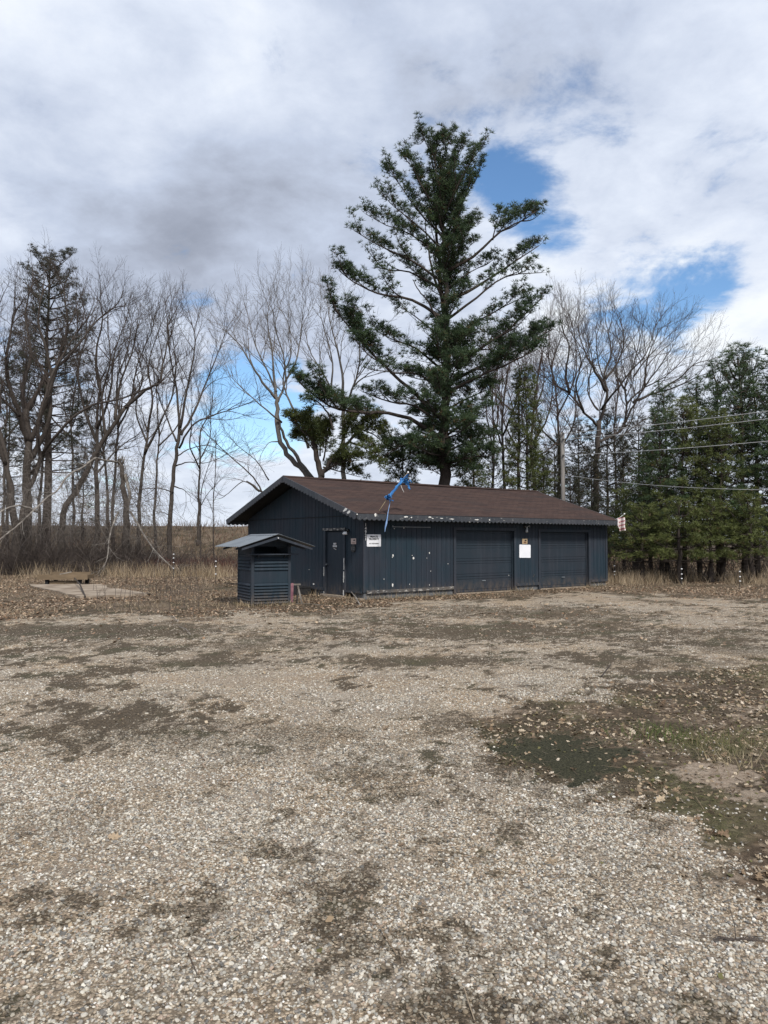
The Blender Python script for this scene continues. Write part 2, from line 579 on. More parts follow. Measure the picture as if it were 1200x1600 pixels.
def masks(X, Y):
    w = fbm(X * .9, Y * .9, 5, 4) - .5
    w2 = fbm(X * 3.2, Y * 3.2, 25, 4) - .5
    field = sm(seg_side(FIELD, X, Y) + w * 3.0 + w2 * 1.2, -.9, .9)
    verge = sm(seg_side(VERGE, X, Y) + w * 1.2 + w2 * 1.3, -.35, .35)
    # moss and mud in patches over the stone
    n1 = fbm(X * .55, Y * .55, 40, 5, .6)
    n2 = fbm(X * 2.4, Y * 1.9, 60, 4, .6)
    n3 = fbm(X * 6.0, Y * 6.0, 80, 3, .6)
    n4 = fbm(X * 17.0, Y * 15.0, 95, 3, .65)
    patch = sm(n1 * .36 + n2 * .34 + n3 * .24 + n4 * .24, .555, .72)
    for px, py, rx, ry, k in ((780, 985, 3.4, 1.4, .9), (640, 1035, 1.6, .55, .75), (330, 1036, .9, .35, .75), (560, 1208, .32, .3, .7), (700, 1130, .25, .35, .6),
                              (120, 985, 3.0, 1.2, .8), (280, 1150, .9, .55, .5), (500, 1150, .8, .4, .5), (110, 1275, .5, .3, .5), (60, 1420, .4, .25, .3),
                              (1030, 1035, 1.2, .4, .5), (930, 972, 1.6, .6, .5), (430, 1180, .5, .4, .45), (800, 1140, .22, .25, .9), (730, 1190, .7, .25, .4),
                              (340, 1475, .2, .12, .4), (880, 1590, .10, .06, .7), (280, 1010, 1.4, .5, .4), (170, 1090, 1.0, .5, .3), (540, 1010, .9, .3, .4), (860, 960, 4.0, 1.2, .7), (700, 950, 3.0, .9, .6), (560, 962, 2.0, .7, .5), (1110, 990, 2.2, .8, .45), (430, 985, 1.5, .6, .4)):
        e = 1 - sm(ellipse(X, Y, px, py, rx * 1.1, ry * 1.1) + (n2 - .5) * 2.4 + (n3 - .5) * 2.4 + (n4 - .5) * 1.6, .30, 1.2)
        patch = np.maximum(patch, k * e)
    near = 1 - sm(Y, 4.5, 8.0)
    mot = sm(fbm(X * 3.6, Y * 3.6, 120, 4, .65) * .6 + fbm(X * 1.1, Y * 1.1, 140, 3) * .4, .50, .66)
    mot = mot * sm(fbm(X * 11, Y * 11, 150, 3, .6), .30, .62)
    farm = sm(fbm(X * .9, Y * .7, 160, 5, .65) * .7 + fbm(X * 4, Y * 3, 170, 3, .6) * .3, .48, .62) * sm(Y, 8, 13)
    patch = np.maximum(patch * (1 - .35 * near), .62 * mot * (.35 + .65 * near))
    patch = np.maximum(patch, .62 * farm)
    black = 1 - sm(ellipse(X, Y, 893, 1182, .50, .60) + (n2 - .5) * 1.5 + (n3 - .5) * 1.2 + (n4 - .5) * .9, .70, 1.25)
    sand = np.zeros_like(X)
    for px, py, rx, ry, k in ((1150, 1222, .38, .45, 1), (1185, 1240, .35, .3, 1), (1060, 1225, .6, .22, .35), (420, 1062, 1.4, .45, .55), (830, 1112, .5, .25, .6), (640, 1120, .8, .4, .3),
                              (965, 1395, .12, .05, .9), (1140, 1375, .15, .1, .7), (1040, 1110, .8, .15, .25), (1170, 1110, .3, .3, .6), (200, 1240, .5, .3, .3)):
        sand = np.maximum(sand, k * (1 - sm(ellipse(X, Y, px, py, rx, ry) + (n2 - .5) * 1.8 + (n3 - .5) * 1.6 + (n4 - .5) * 1.0, .35, 1.15)))
    green = sm(fbm(X * 1.1, Y * 1.1, 90, 4), .42, .66) * verge
    slab = sm(seg_side(SLAB, X, Y), -.1, .1)
    gravel = np.clip(1 - np.maximum(field, verge), 0, 1)
    return dict(field=field, verge=verge, patch=patch, black=black, sand=sand, green=green, gravel=gravel, slab=slab)


def height(X, Y):
    X, Y = np.asarray(X, float), np.asarray(Y, float)
    h = (fbm(X * .25, Y * .25, 3, 3) - .5) * .10 * sm(np.hypot(X, Y), 1, 8)
    h = h + (fbm(X * 1.7, Y * 1.7, 8, 3) - .5) * .03 * sm(np.hypot(X, Y), 1, 4)
    # keep the building pad level
    pad = np.hypot((X - 2.5) / 11, (Y - 28) / 11)
    h = h * sm(pad, .7, 1.2)
    left = 1 - sm(X, -2, 16)
    h = h + 3.15 * sm(Y + (fbm(X * .08, Y * .0 + 2, 4, 2) - .5) * 6, 47, 70) * (.12 + .88 * left)
    return h


def hz(x, y):
    return float(height(np.array([x]), np.array([y]))[0])


def ground_material():
    m, T, b = new_mat('gravel_yard_ground', .95, .15)
    geo = T.n('ShaderNodeNewGeometry').outputs['Position']
    m1 = T.n('ShaderNodeAttribute', attribute_name='mask_a')
    m2 = T.n('ShaderNodeAttribute', attribute_name='mask_b')
    s1 = T.n('ShaderNodeSeparateColor')
    s2 = T.n('ShaderNodeSeparateColor')
    T.t.links.new(m1.outputs['Color'], s1.inputs[0])
    T.t.links.new(m2.outputs['Color'], s2.inputs[0])
    gravel, patch, sand = s1.outputs
    green, black, field = s2.outputs
    flat = T.mapv(geo, (1, 1, .25))
    vo = T.n('ShaderNodeTexVoronoi')
    vo.inputs['Scale'].default_value = 75
    T.t.links.new(flat, vo.inputs['Vector'])
    sep = T.n('ShaderNodeSeparateColor')
    T.t.links.new(vo.outputs['Color'], sep.inputs[0])
    peb = T.ramp(sep.outputs[0], [(0, (.09, .078, .064)), (.18, (.22, .195, .16)), (.42, (.38, .335, .275)), (.65, (.48, .42, .34)), (.85, (.60, .54, .455)), (1, (.78, .73, .64))])
    edge = T.step(vo.outputs['Distance'], .30, .75)
    peb = T.mix(T.math('MULTIPLY', edge, .7), peb, (.13, .105, .08))
    # fines between the stones
    fines = T.mix(T.step(T.noise(geo, 2.2, 5, .6), .35, .65), (.27, .22, .17), (.42, .355, .285))
    tone = T.noise(geo, .7, 5, .6)
    warm = T.mix(T.step(tone, .3, .7), (1.04, 1.0, .93), (1.16, 1.0, .82))
    peb = T.mix(1.0, peb, warm, 'MULTIPLY')
    fine_mix = T.step(T.math('ADD', T.noise(geo, 1.6, 6, .65), T.math('MULTIPLY', T.noise(geo, 25, 3, .7), .35)), .62, .86)
    stone = T.mix(T.math('MULTIPLY', fine_mix, .75), peb, fines)
    # dark wet specks and worn streaks break the stone up at every distance
    speck = T.step(T.math('ADD', T.math('MULTIPLY', T.noise(geo, 11, 6, .75), .6), T.math('MULTIPLY', T.noise(geo, 2.6, 5, .7), .4)), .54, .66)
    stone = T.mix(T.math('MULTIPLY', speck, .5), stone, (.10, .078, .055))
    blotch = T.step(T.noise(geo, .5, 6, .65), .46, .66)
    stone = T.mix(T.math('MULTIPLY', blotch, .30), stone, (.22, .17, .125))
    soil = T.mix(T.step(T.noise(geo, 3.5, 7, .7), .3, .7), (.070, .050, .033), (.22, .17, .115))
    leafn = T.n('ShaderNodeTexVoronoi')
    leafn.inputs['Scale'].default_value = 17
    T.t.links.new(T.mapv(geo, (1, 1, .3)), leafn.inputs['Vector'])
    ls = T.n('ShaderNodeSeparateColor')
    T.t.links.new(leafn.outputs['Color'], ls.inputs[0])
    litter = T.ramp(ls.outputs[0], [(0, (.07, .048, .033)), (.3, (.15, .105, .07)), (.6, (.24, .175, .12)), (.85, (.33, .255, .18)), (1, (.46, .37, .28))])
    litter = T.mix(T.math('MULTIPLY', T.step(leafn.outputs['Distance'], .2, .6), .65), litter, (.045, .032, .022))
    soil = T.mix(T.math('MULTIPLY', T.step(T.noise(geo, .9, 6, .65), .36, .56), .85), soil, litter)
    grassy = T.mix(T.step(T.noise(geo, 26, 7, .75), .35, .65), (.040, .042, .018), (.14, .135, .06))
    soil = T.mix(T.math('MULTIPLY', green, .70), soil, grassy)
    jit = T.math('SUBTRACT', T.noise(geo, 22, 4, .75), .5)
    jit2 = T.math('ADD', T.math('MULTIPLY', jit, 1.2), T.math('MULTIPLY', T.math('SUBTRACT', sep.outputs[1], .5), .45))
    gm = T.step(T.math('ADD', gravel, jit2), .38, .62)
    c = T.mix(gm, soil, stone)
    moss = T.mix(T.step(T.noise(geo, 34, 6, .75), .36, .64), (.028, .022, .014), (.115, .086, .056))
    moss = T.mix(T.math('MULTIPLY', T.step(T.noise(geo, 1.3, 3), .5, .62), .6), moss, (.050, .052, .026))
    pm = T.math('MULTIPLY', T.step(T.math('ADD', patch, jit2), .33, .62), .88)
    c = T.mix(pm, c, moss)
    sandc = T.mix(T.step(T.noise(geo, 16, 9, .75), .32, .68), (.23, .17, .12), (.43, .35, .27))
    c = T.mix(T.math('MULTIPLY', T.step(T.math('ADD', sand, T.math('MULTIPLY', jit, 1.3)), .34, .75), .88), c, sandc)
    blk = T.mix(T.step(T.noise(geo, 60, 4, .7), .35, .65), (.020, .021, .012), (.075, .070, .042))
    c = T.mix(T.step(T.math('ADD', black, T.math('MULTIPLY', jit2, .8)), .38, .6), c, blk)
    T.t.links.new(c, b.inputs['Base Color'])
    bp = T.n('ShaderNodeBump')
    bp.inputs['Strength'].default_value = .9
    bp.inputs['Distance'].default_value = .012
    hgt = T.math('MULTIPLY', T.math('SUBTRACT', 1.0, vo.outputs['Distance']), gm)
    hgt = T.math('ADD', hgt, T.math('MULTIPLY', T.noise(geo, 22, 8, .75), 3.0))
    T.t.links.new(hgt, bp.inputs['Height'])
    T.t.links.new(bp.outputs[0], b.inputs['Normal'])
    return m


def build_ground():
    rows = np.concatenate([[-200, -60, -20, -8, -3, -1, 0, .7, 1.3], np.geomspace(1.8, 120, 430), [140, 180, 260, 400, 900, 2500]])
    s = np.linspace(-1, 1, 330)
    ext = np.array([4, 14, 40, 120, 400, 2500.])
    X, Yv = [], []
    for y in rows:
        wv = max(3.0, .72 * y + 1.6) if y > 0 else 3.0
        wv = min(wv, 120)
        xs = np.concatenate([-(wv + ext[::-1]), s * wv, wv + ext])
        X.append(xs)
        Yv.append(np.full_like(xs, y))
    X, Yv = np.array(X), np.array(Yv)
    Z = height(X, Yv)
    nr, nc = X.shape
    me = bpy.data.meshes.new('ground')
    me.vertices.add(nr * nc)
    me.vertices.foreach_set('co', np.stack([X, Yv, Z], -1).reshape(-1).astype(np.float32))
    a = (np.arange(nr - 1)[:, None] * nc + np.arange(nc - 1)[None]).reshape(-1)
    quads = np.stack([a, a + 1, a + nc + 1, a + nc], 1)
    nf = len(quads)
    me.loops.add(nf * 4)
    me.loops.foreach_set('vertex_index', quads.reshape(-1).astype(np.int32))
    me.polygons.add(nf)
    me.polygons.foreach_set('loop_start', (np.arange(nf) * 4).astype(np.int32))
    me.polygons.foreach_set('loop_total', np.full(nf, 4, np.int32))
    me.polygons.foreach_set('use_smooth', np.ones(nf, bool))
    me.update(calc_edges=True)
    mk = masks(X, Yv)
    for nm, ks in (('mask_a', ('gravel', 'patch', 'sand')), ('mask_b', ('green', 'black', 'field'))):
        at = me.attributes.new(nm, 'FLOAT_COLOR', 'POINT')
        c = np.ones((nr * nc, 4), np.float32)
        for k, q in enumerate(ks):
            c[:, k] = mk[q].reshape(-1)
        at.data.foreach_set('color', c.reshape(-1))
    me.materials.append(ground_material())
    o = obj_from('ground', me)
    tag(o, kind='structure')


build_ground()
rng = np.random.default_rng(7)


# ------------------------------------------------------------------ loose stones (geometry nodes, one object)
def pebble_material():
    m, T, b = new_mat('loose_pebbles', .8, .3)
    at = T.n('ShaderNodeAttribute', attribute_name='pcol', attribute_type='INSTANCER')
    geo = T.n('ShaderNodeNewGeometry').outputs['Position']
    n = T.noise(geo, 160, 3, .6)
    T.t.links.new(T.mix(T.math('MULTIPLY', T.step(n, .4, .7), .3), at.outputs['Color'], (.16, .135, .11)), b.inputs['Base Color'])
    return m


def build_pebbles():
    pts = []
    for y0, y1, dens, r0 in ((1.7, 3.4, 8000, .0062), (3.4, 5.0, 6800, .0062), (5.0, 7.0, 4400, .0068), (7.0, 10.0, 2100, .0076), (10.0, 15.0, 750, .0085), (15.0, 21.0, 260, .010)):
        wmax = .56 * y1 + .9
        n = int(dens * 2 * wmax * (y1 - y0))
        x = rng.uniform(-wmax, wmax, n)
        y = rng.uniform(y0, y1, n)
        k = np.abs(x) < .56 * y + .9
        x, y = x[k], y[k]
        mk = masks(x, y)
        jit = fbm(x * 14, y * 14, 200, 3) - .5
        jit2 = fbm(x * 30, y * 30, 230, 2) - .5
        fin = sm(fbm(x * 1.5, y * 1.5, 210, 4), .40, .66)
        keep = np.clip(mk['gravel'] + jit * .5, 0, 1) * (1 - (.62 + .28 * sm(y, 4, 8)) * sm(mk['patch'] + jit * 1.3, .25, .62)) * (1 - .95 * np.clip(mk['sand'] * 1.3, 0, 1)) * (1 - .97 * np.clip(mk['black'] * 1.3, 0, 1)) * (1 - .45 * fin) * (1 - .75 * sm(jit2, .08, .22))
        keep = np.maximum(keep, .012 * mk['verge'] * (1 - np.clip(mk['black'] * 2, 0, 1)))
        k = rng.random(len(x)) < keep
        x, y = x[k], y[k]
        pts.append(np.stack([x, y, np.full(len(x), r0)], 1))
    A = np.concatenate(pts)
    n = len(A)
    r = A[:, 2] * .90 * np.exp(np.clip(rng.normal(0, .30, n), -.7, .62))
    z = height(A[:, 0], A[:, 1]) + r * rng.uniform(-.05, .35, n)
    me = bpy.data.meshes.new('gravel')
    me.vertices.add(n)
    me.vertices.foreach_set('co', np.stack([A[:, 0], A[:, 1], z], 1).reshape(-1).astype(np.float32))
    rot = np.stack([rng.normal(0, .35, n), rng.normal(0, .35, n), rng.uniform(0, 6.28, n)], 1)
    sc = np.stack([r * rng.uniform(.9, 1.5, n), r * rng.uniform(.75, 1.1, n), r * rng.uniform(.45, .8, n)], 1)
    pal = np.array([(.62, .575, .49), (.52, .485, .41), (.37, .35, .30), (.43, .36, .27), (.27, .25, .22), (.13, .125, .115), (.38, .29, .22), (.70, .67, .61), (.20, .165, .12)])
    pc = pal[rng.choice(len(pal), n, p=[.15, .16, .16, .14, .14, .10, .05, .04, .06])] * rng.uniform(.7, 1.1, (n, 1))
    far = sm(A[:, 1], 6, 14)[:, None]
    dirty = sm(masks(A[:, 0], A[:, 1])['patch'], .15, .6)[:, None]
    pc = pc * (1 - dirty * np.array([.52, .55, .60]))
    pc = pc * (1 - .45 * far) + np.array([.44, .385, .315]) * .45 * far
    for nm, tp, key, val in (('prot', 'FLOAT_VECTOR', 'vector', rot), ('pscl', 'FLOAT_VECTOR', 'vector', sc)):
        a = me.attributes.new(nm, tp, 'POINT')
        a.data.foreach_set(key, val.reshape(-1).astype(np.float32))
    a = me.attributes.new('pcol', 'FLOAT_COLOR', 'POINT')
    a.data.foreach_set('color', np.concatenate([pc, np.ones((n, 1))], 1).reshape(-1).astype(np.float32))
    a = me.attributes.new('pick', 'INT', 'POINT')
    a.data.foreach_set('value', rng.integers(0, 4, n).astype(np.int32))
    o = obj_from('gravel', me)
    tag(o, 'pale mixed pebbles lying loose over the whole driveway', 'gravel', kind='stuff')
    mat = pebble_material()
    ng = bpy.data.node_groups.new('pebbles', 'GeometryNodeTree')
    ng.interface.new_socket('Geometry', in_out='INPUT', socket_type='NodeSocketGeometry')
    ng.interface.new_socket('Geometry', in_out='OUTPUT', socket_type='NodeSocketGeometry')
    gi, go = ng.nodes.new('NodeGroupInput'), ng.nodes.new('NodeGroupOutput')
    L = ng.links.new
    join = ng.nodes.new('GeometryNodeGeometryToInstance')
    for k in range(4):
        ico = ng.nodes.new('GeometryNodeMeshIcoSphere')
        ico.inputs['Radius'].default_value = 1.0
        ico.inputs['Subdivisions'].default_value = 2
        sp = ng.nodes.new('GeometryNodeSetPosition')
        nz = ng.nodes.new('ShaderNodeTexNoise')
        nz.noise_dimensions = '4D'
        nz.inputs['Scale'].default_value = 1.1
        nz.inputs['Detail'].default_value = 1.0
        nz.inputs['W'].default_value = k * 7.7
        sub = ng.nodes.new('ShaderNodeVectorMath')
        sub.operation = 'SUBTRACT'
        sub.inputs[1].default_value = (.5, .5, .5)
        scl = ng.nodes.new('ShaderNodeVectorMath')
        scl.operation = 'SCALE'
        scl.inputs['Scale'].default_value = 1.5
        L(nz.outputs['Color'], sub.inputs[0])
        L(sub.outputs[0], scl.inputs[0])
        L(ico.outputs['Mesh'], sp.inputs['Geometry'])
        L(scl.outputs[0], sp.inputs['Offset'])
        ss = ng.nodes.new('GeometryNodeSetShadeSmooth')
        L(sp.outputs[0], ss.inputs[0])
        sm_ = ng.nodes.new('GeometryNodeSetMaterial')
        sm_.inputs['Material'].default_value = mat
        L(ss.outputs[0], sm_.inputs[0])
        L(sm_.outputs[0], join.inputs[0])
    iop = ng.nodes.new('GeometryNodeInstanceOnPoints')
    L(gi.outputs[0], iop.inputs['Points'])
    L(join.outputs[0], iop.inputs['Instance'])
    iop.inputs['Pick Instance'].default_value = True

    def attr(nm, dt):
        nd = ng.nodes.new('GeometryNodeInputNamedAttribute')
        nd.data_type = dt
        nd.inputs['Name'].default_value = nm
        return nd.outputs[0]
    L(attr('pick', 'INT'), iop.inputs['Instance Index'])
    L(attr('prot', 'FLOAT_VECTOR'), iop.inputs['Rotation'])
    L(attr('pscl', 'FLOAT_VECTOR'), iop.inputs['Scale'])
    L(iop.outputs[0], go.inputs[0])
    md = o.modifiers.new('pebbles', 'NODES')
    md.node_group = ng
    o.data.materials.append(mat)


build_pebbles()

# concrete slab in the grass on the left
def build_slab():
    b = MB()
    pts = []
    n = len(SLAB)
    for k in range(n):
        x0, y0 = SLAB[k]
        x1, y1 = SLAB[(k + 1) % n]
        for q in range(6):
            t = q / 6
            pts.append((x0 + (x1 - x0) * t + rng.normal(0, .07), y0 + (y1 - y0) * t + rng.normal(0, .12)))
    zt = max(hz(x, y) for x, y in pts) + .03
    b.prism(pts[::-1], lambda p, s: (p[0], p[1], zt if s == 0 else zt - .25))
    o = b.build('concrete_slab', M_CONC)
    tag(o, 'pale worn concrete pad in the dead grass before the plank platform', 'concrete pad')


build_slab()

# ------------------------------------------------------------------ the building (local x along the front, local y into its depth)
BL, BD = 11.55, 7.34
RAKE, RAKE2, EAVE = .60, .20, .50
Z_EAVE, SLOPE = 2.50, .322
BM = Matrix.Translation((BX, BY, 0)) @ Matrix.Rotation(BROT, 4, 'Z')
BMI = BM.inverted()


def on_plane(px, py, axis, val):
    o = BMI @ Vector((0, 0, EYE))
    d = BMI.to_3x3() @ ray(px, py)
    t = (val - o[axis]) / d[axis]
    return o + d * t


def FU(px, py=870):
    return on_plane(px, py, 1, 0).x


def FZ(px, py):
    return on_plane(px, py, 1, 0).z


def GV(px, py=870):
    return on_plane(px, py, 0, 0).y


def GZ(px, py):
    return on_plane(px, py, 0, 0).z


def rooftop(v):
    return Z_EAVE + SLOPE * (min(v, BD - v) + EAVE)


bld = empty('garage_building', (BX, BY, 0), BROT)
tag(bld, 'long low slate-blue wooden garage with brown shingle roof and two overhead doors', 'garage')
G1 = (FU(712), FU(803), FZ(757, 829))
G2 = (FU(844), FU(919.5), FZ(880, 831.5))
ZB = .20                                            # bottom of the siding
DV = (GV(537.5, 880), GV(508.5, 880))               # door in the gable wall (v range)
DZ = GZ(523, 829)


def core_walls():
    th = .12
    def wall(fn, lbl=None):
        b = MB()
        fn(b)
        return b.build('wall', M_WALL, bld)
    # front wall with two openings
    def front(b):
        xs = [0, G1[0], G1[1], G2[0], G2[1], BL]
        for k in (0, 2, 4):
            b.box(xs[k] + (.0 if k else .02), xs[k + 1] - (.02 if k == 4 else 0), .02, th, ZB - .02, 2.58)
        b.box(G1[0], G1[1], .02, th, G1[2], 2.58)
        b.box(G2[0], G2[1], .02, th, G2[2], 2.58)
    wf = wall(front)
    def gable(b, u0, u1, door=False):
        def poly(pts):
            b.prism(pts, lambda p, s: (u0 if s == 0 else u1, p[0], p[1]))
        e = .07
        if door:
            poly([(.13, ZB - .02), (DV[0], ZB - .02), (DV[0], DZ), (.13, DZ)][::-1])
            poly([(DV[1], ZB - .02), (BD - .02, ZB - .02), (BD - .02, DZ), (DV[1], DZ)][::-1])
            poly([(.13, DZ), (BD - .02, DZ), (BD - .02, rooftop(0) - e - .08), (BD / 2, rooftop(BD / 2) - e - .08), (.13, rooftop(0) - e - .08)][::-1])
        else:
            poly([(.13, ZB - .02), (BD - .02, ZB - .02), (BD - .02, rooftop(0) - e - .08), (BD / 2, rooftop(BD / 2) - e - .08), (.13, rooftop(0) - e - .08)][::-1])
    wg = wall(lambda b: gable(b, .02, .12, True))
    wr = wall(lambda b: gable(b, BL - .12, BL - .002))
    wb = wall(lambda b: b.box(.13, BL - .13, BD - .12, BD - .002, ZB - .02, 2.55))
    return wf, wg


WF, WG = core_walls()


def siding():
    pitch, gap, t = .203, .010, .015
    rnd = random.Random(3)
    cache = {}

    def board(parent, axis, a, b_, z0, z1, ztop2=None):
        if b_ - a < .02 or z1 - z0 < .03:
            return
        w, h = b_ - a, z1 - z0
        key = (axis, round(w, 3), round(h, 3), None if ztop2 is None else round(ztop2 - z1, 3))
        if key not in cache:
            m = MB()
            h2 = h if ztop2 is None else ztop2 - z0
            c = .006
            if axis == 'u':       # faces local -y
                prof = [(0, 0.02), (0, c - t + .02), (c, -t + .02), (w - c, -t + .02), (w, c - t + .02), (w, .02)]
                m.prism(prof, lambda p, s: (p[0], p[1], 0 if s == 0 else h + (h2 - h) * p[0] / w))
            else:                 # faces local -x
                prof = [(0, 0.02), (0, c - t + .02), (c, -t + .02), (w - c, -t + .02), (w, c - t + .02), (w, .02)]
                m.prism([(p[1], p[0]) for p in prof], lambda p, s: (p[0], p[1], 0 if s == 0 else h + (h2 - h) * p[1] / w))
            cache[key] = m.mesh('siding_board', M_WALL)
        o = obj_from('siding_board', cache[key], parent)
        j = rnd.uniform(-.0015, .0015)
        o.location = (a, j, z0) if axis == 'u' else (j, a, z0)
    # front wall
    u = 0.0
    top = 2.56
    ops = [(G1[0] - .10, G1[1] + .10, G1[2] + .10), (G2[0] - .10, G2[1] + .10, G2[2] + .10)]
    while u < BL - .001:
        a, b_ = u, min(u + pitch - gap, BL)
        cut = [(a, b_, ZB)]
        for (o0, o1, oz) in ops:
            nxt = []
            for (x0, x1, z0) in cut:
                if z0 > ZB or x1 <= o0 or x0 >= o1:
                    nxt.append((x0, x1, z0))
                    continue
                if x0 < o0: nxt.append((x0, o0 - .003, ZB))
                nxt.append((max(x0, o0), min(x1, o1), oz + .003))
                if x1 > o1: nxt.append((o1 + .003, x1, ZB))
            cut = nxt
        for (x0, x1, z0) in cut:
            board(WF, 'u', x0, x1, z0, top)
        u += pitch
    # gable wall: lower course to the horizontal joint, upper course to the rake
    zj = GZ(480, 809)
    v = .025
    do = (DV[0] - .09, DV[1] + .09, DZ + .09)
    while v < BD - .001:
        a, b_ = v, min(v + pitch - gap, BD)
        cut = [(a, b_, ZB)]
        if not (b_ <= do[0] or a >= do[1]):
            cut = []
            if a < do[0]: cut.append((a, do[0] - .003, ZB))
            cut.append((max(a, do[0]), min(b_, do[1]), do[2] + .003))
            if b_ > do[1]: cut.append((do[1] + .003, b_, ZB))
        for (x0, x1, z0) in cut:
            board(WG, 'v', x0, x1, z0, zj - .012)
        r0, r1 = rooftop(a) - .16, rooftop(b_) - .16
        if min(r0, r1) > zj + .05:
            board(WG, 'v', a, b_, zj + .012, r0, r1)
        v += pitch
    # corner boards
    c = MB()
    c.prism([(-.02, -.018), (.09, -.018), (.09, -.004), (0.0, -.004), (0, .02), (-.02, .02)], lambda p, s: (p[0] + BL - .07, p[1], ZB + (0 if s == 0 else 2.3)))
    c.build('corner_board', M_TRIM, bld)
    c = MB().box(-.008, .018, -.012, .020, ZB, 2.52)
    c.build('corner_board', M_TRIM, bld)
    # joint flashing on the gable
    MB().box(-.016, .012, .05, BD - .05, zj - .010, zj + .010).build('flashing_strip', M_DARK, bld)


siding()


def foundation_and_skirt():
    for (a, b_) in ((.03, G1[0] - .1), (G1[1] + .1, G2[0] - .1), (G2[1] + .1, BL - .03)):
        u = a
        while u < b_ - .05:
            e = min(u + .4, b_)
            MB().box(u, e - .01, .035, .15, -.12, ZB - .021).build('foundation_block', M_BLOCK, bld)
            u += .4
    v = .16
    while v < BD:
        e = min(v + .4, BD - .03)
        if e - v > .05 and (e < DV[0] - .06 or v > DV[1] + .06):
            MB().box(.035, .15, v, e - .01, -.12, ZB - .021).build('foundation_block', M_BLOCK, bld)
        v += .4
    b = MB()
    b.box(BL - .15, BL - .03, .16, BD - .02, -.12, ZB - .021)
    b.box(.16, BL - .16, BD - .15, BD - .03, -.12, ZB - .021)
    b.build('footing', M_BLOCK, bld)
    # flaking skirt boards along the foot of the front
    for (a, b_, m) in ((.10, 1.62, M_PEEL), (1.635, G1[0] - .11, M_PEEL), (G1[1] + .11, G2[0] - .11, M_TRIM), (G2[1] + .11, BL - .02, M_TRIM)):
        MB().box(a, b_, -.040, -.006, ZB - .03, ZB + .06).build('skirt_board', m, bld)
    MB().box(-.034, -.006, .06, DV[0] - .1, ZB - .03, ZB + .03).build('skirt_board', M_TRIM, bld)
    MB().box(-.034, -.006, DV[1] + .1, BD - .02, ZB - .03, ZB + .05).build('skirt_board', M_TRIM, bld)
    # concrete sills under the openings
    MB().box(G1[0] - .02, G1[1] + .02, -.06, .35, -.2, .025).build('door_sill', M_CONC, bld)
    MB().box(G2[0] - .02, G2[1] + .02, -.06, .35, -.2, .025).build('door_sill', M_CONC, bld)
    MB().box(-.14, .2, DV[0] - .1, DV[1] + .1, -.2, .06).build('door_sill', M_CONC, bld)
    MB().box(-.12, .03, .02, DV[0] - .12, -.2, .03).build('footing_edge', M_CONC, bld)


foundation_and_skirt()


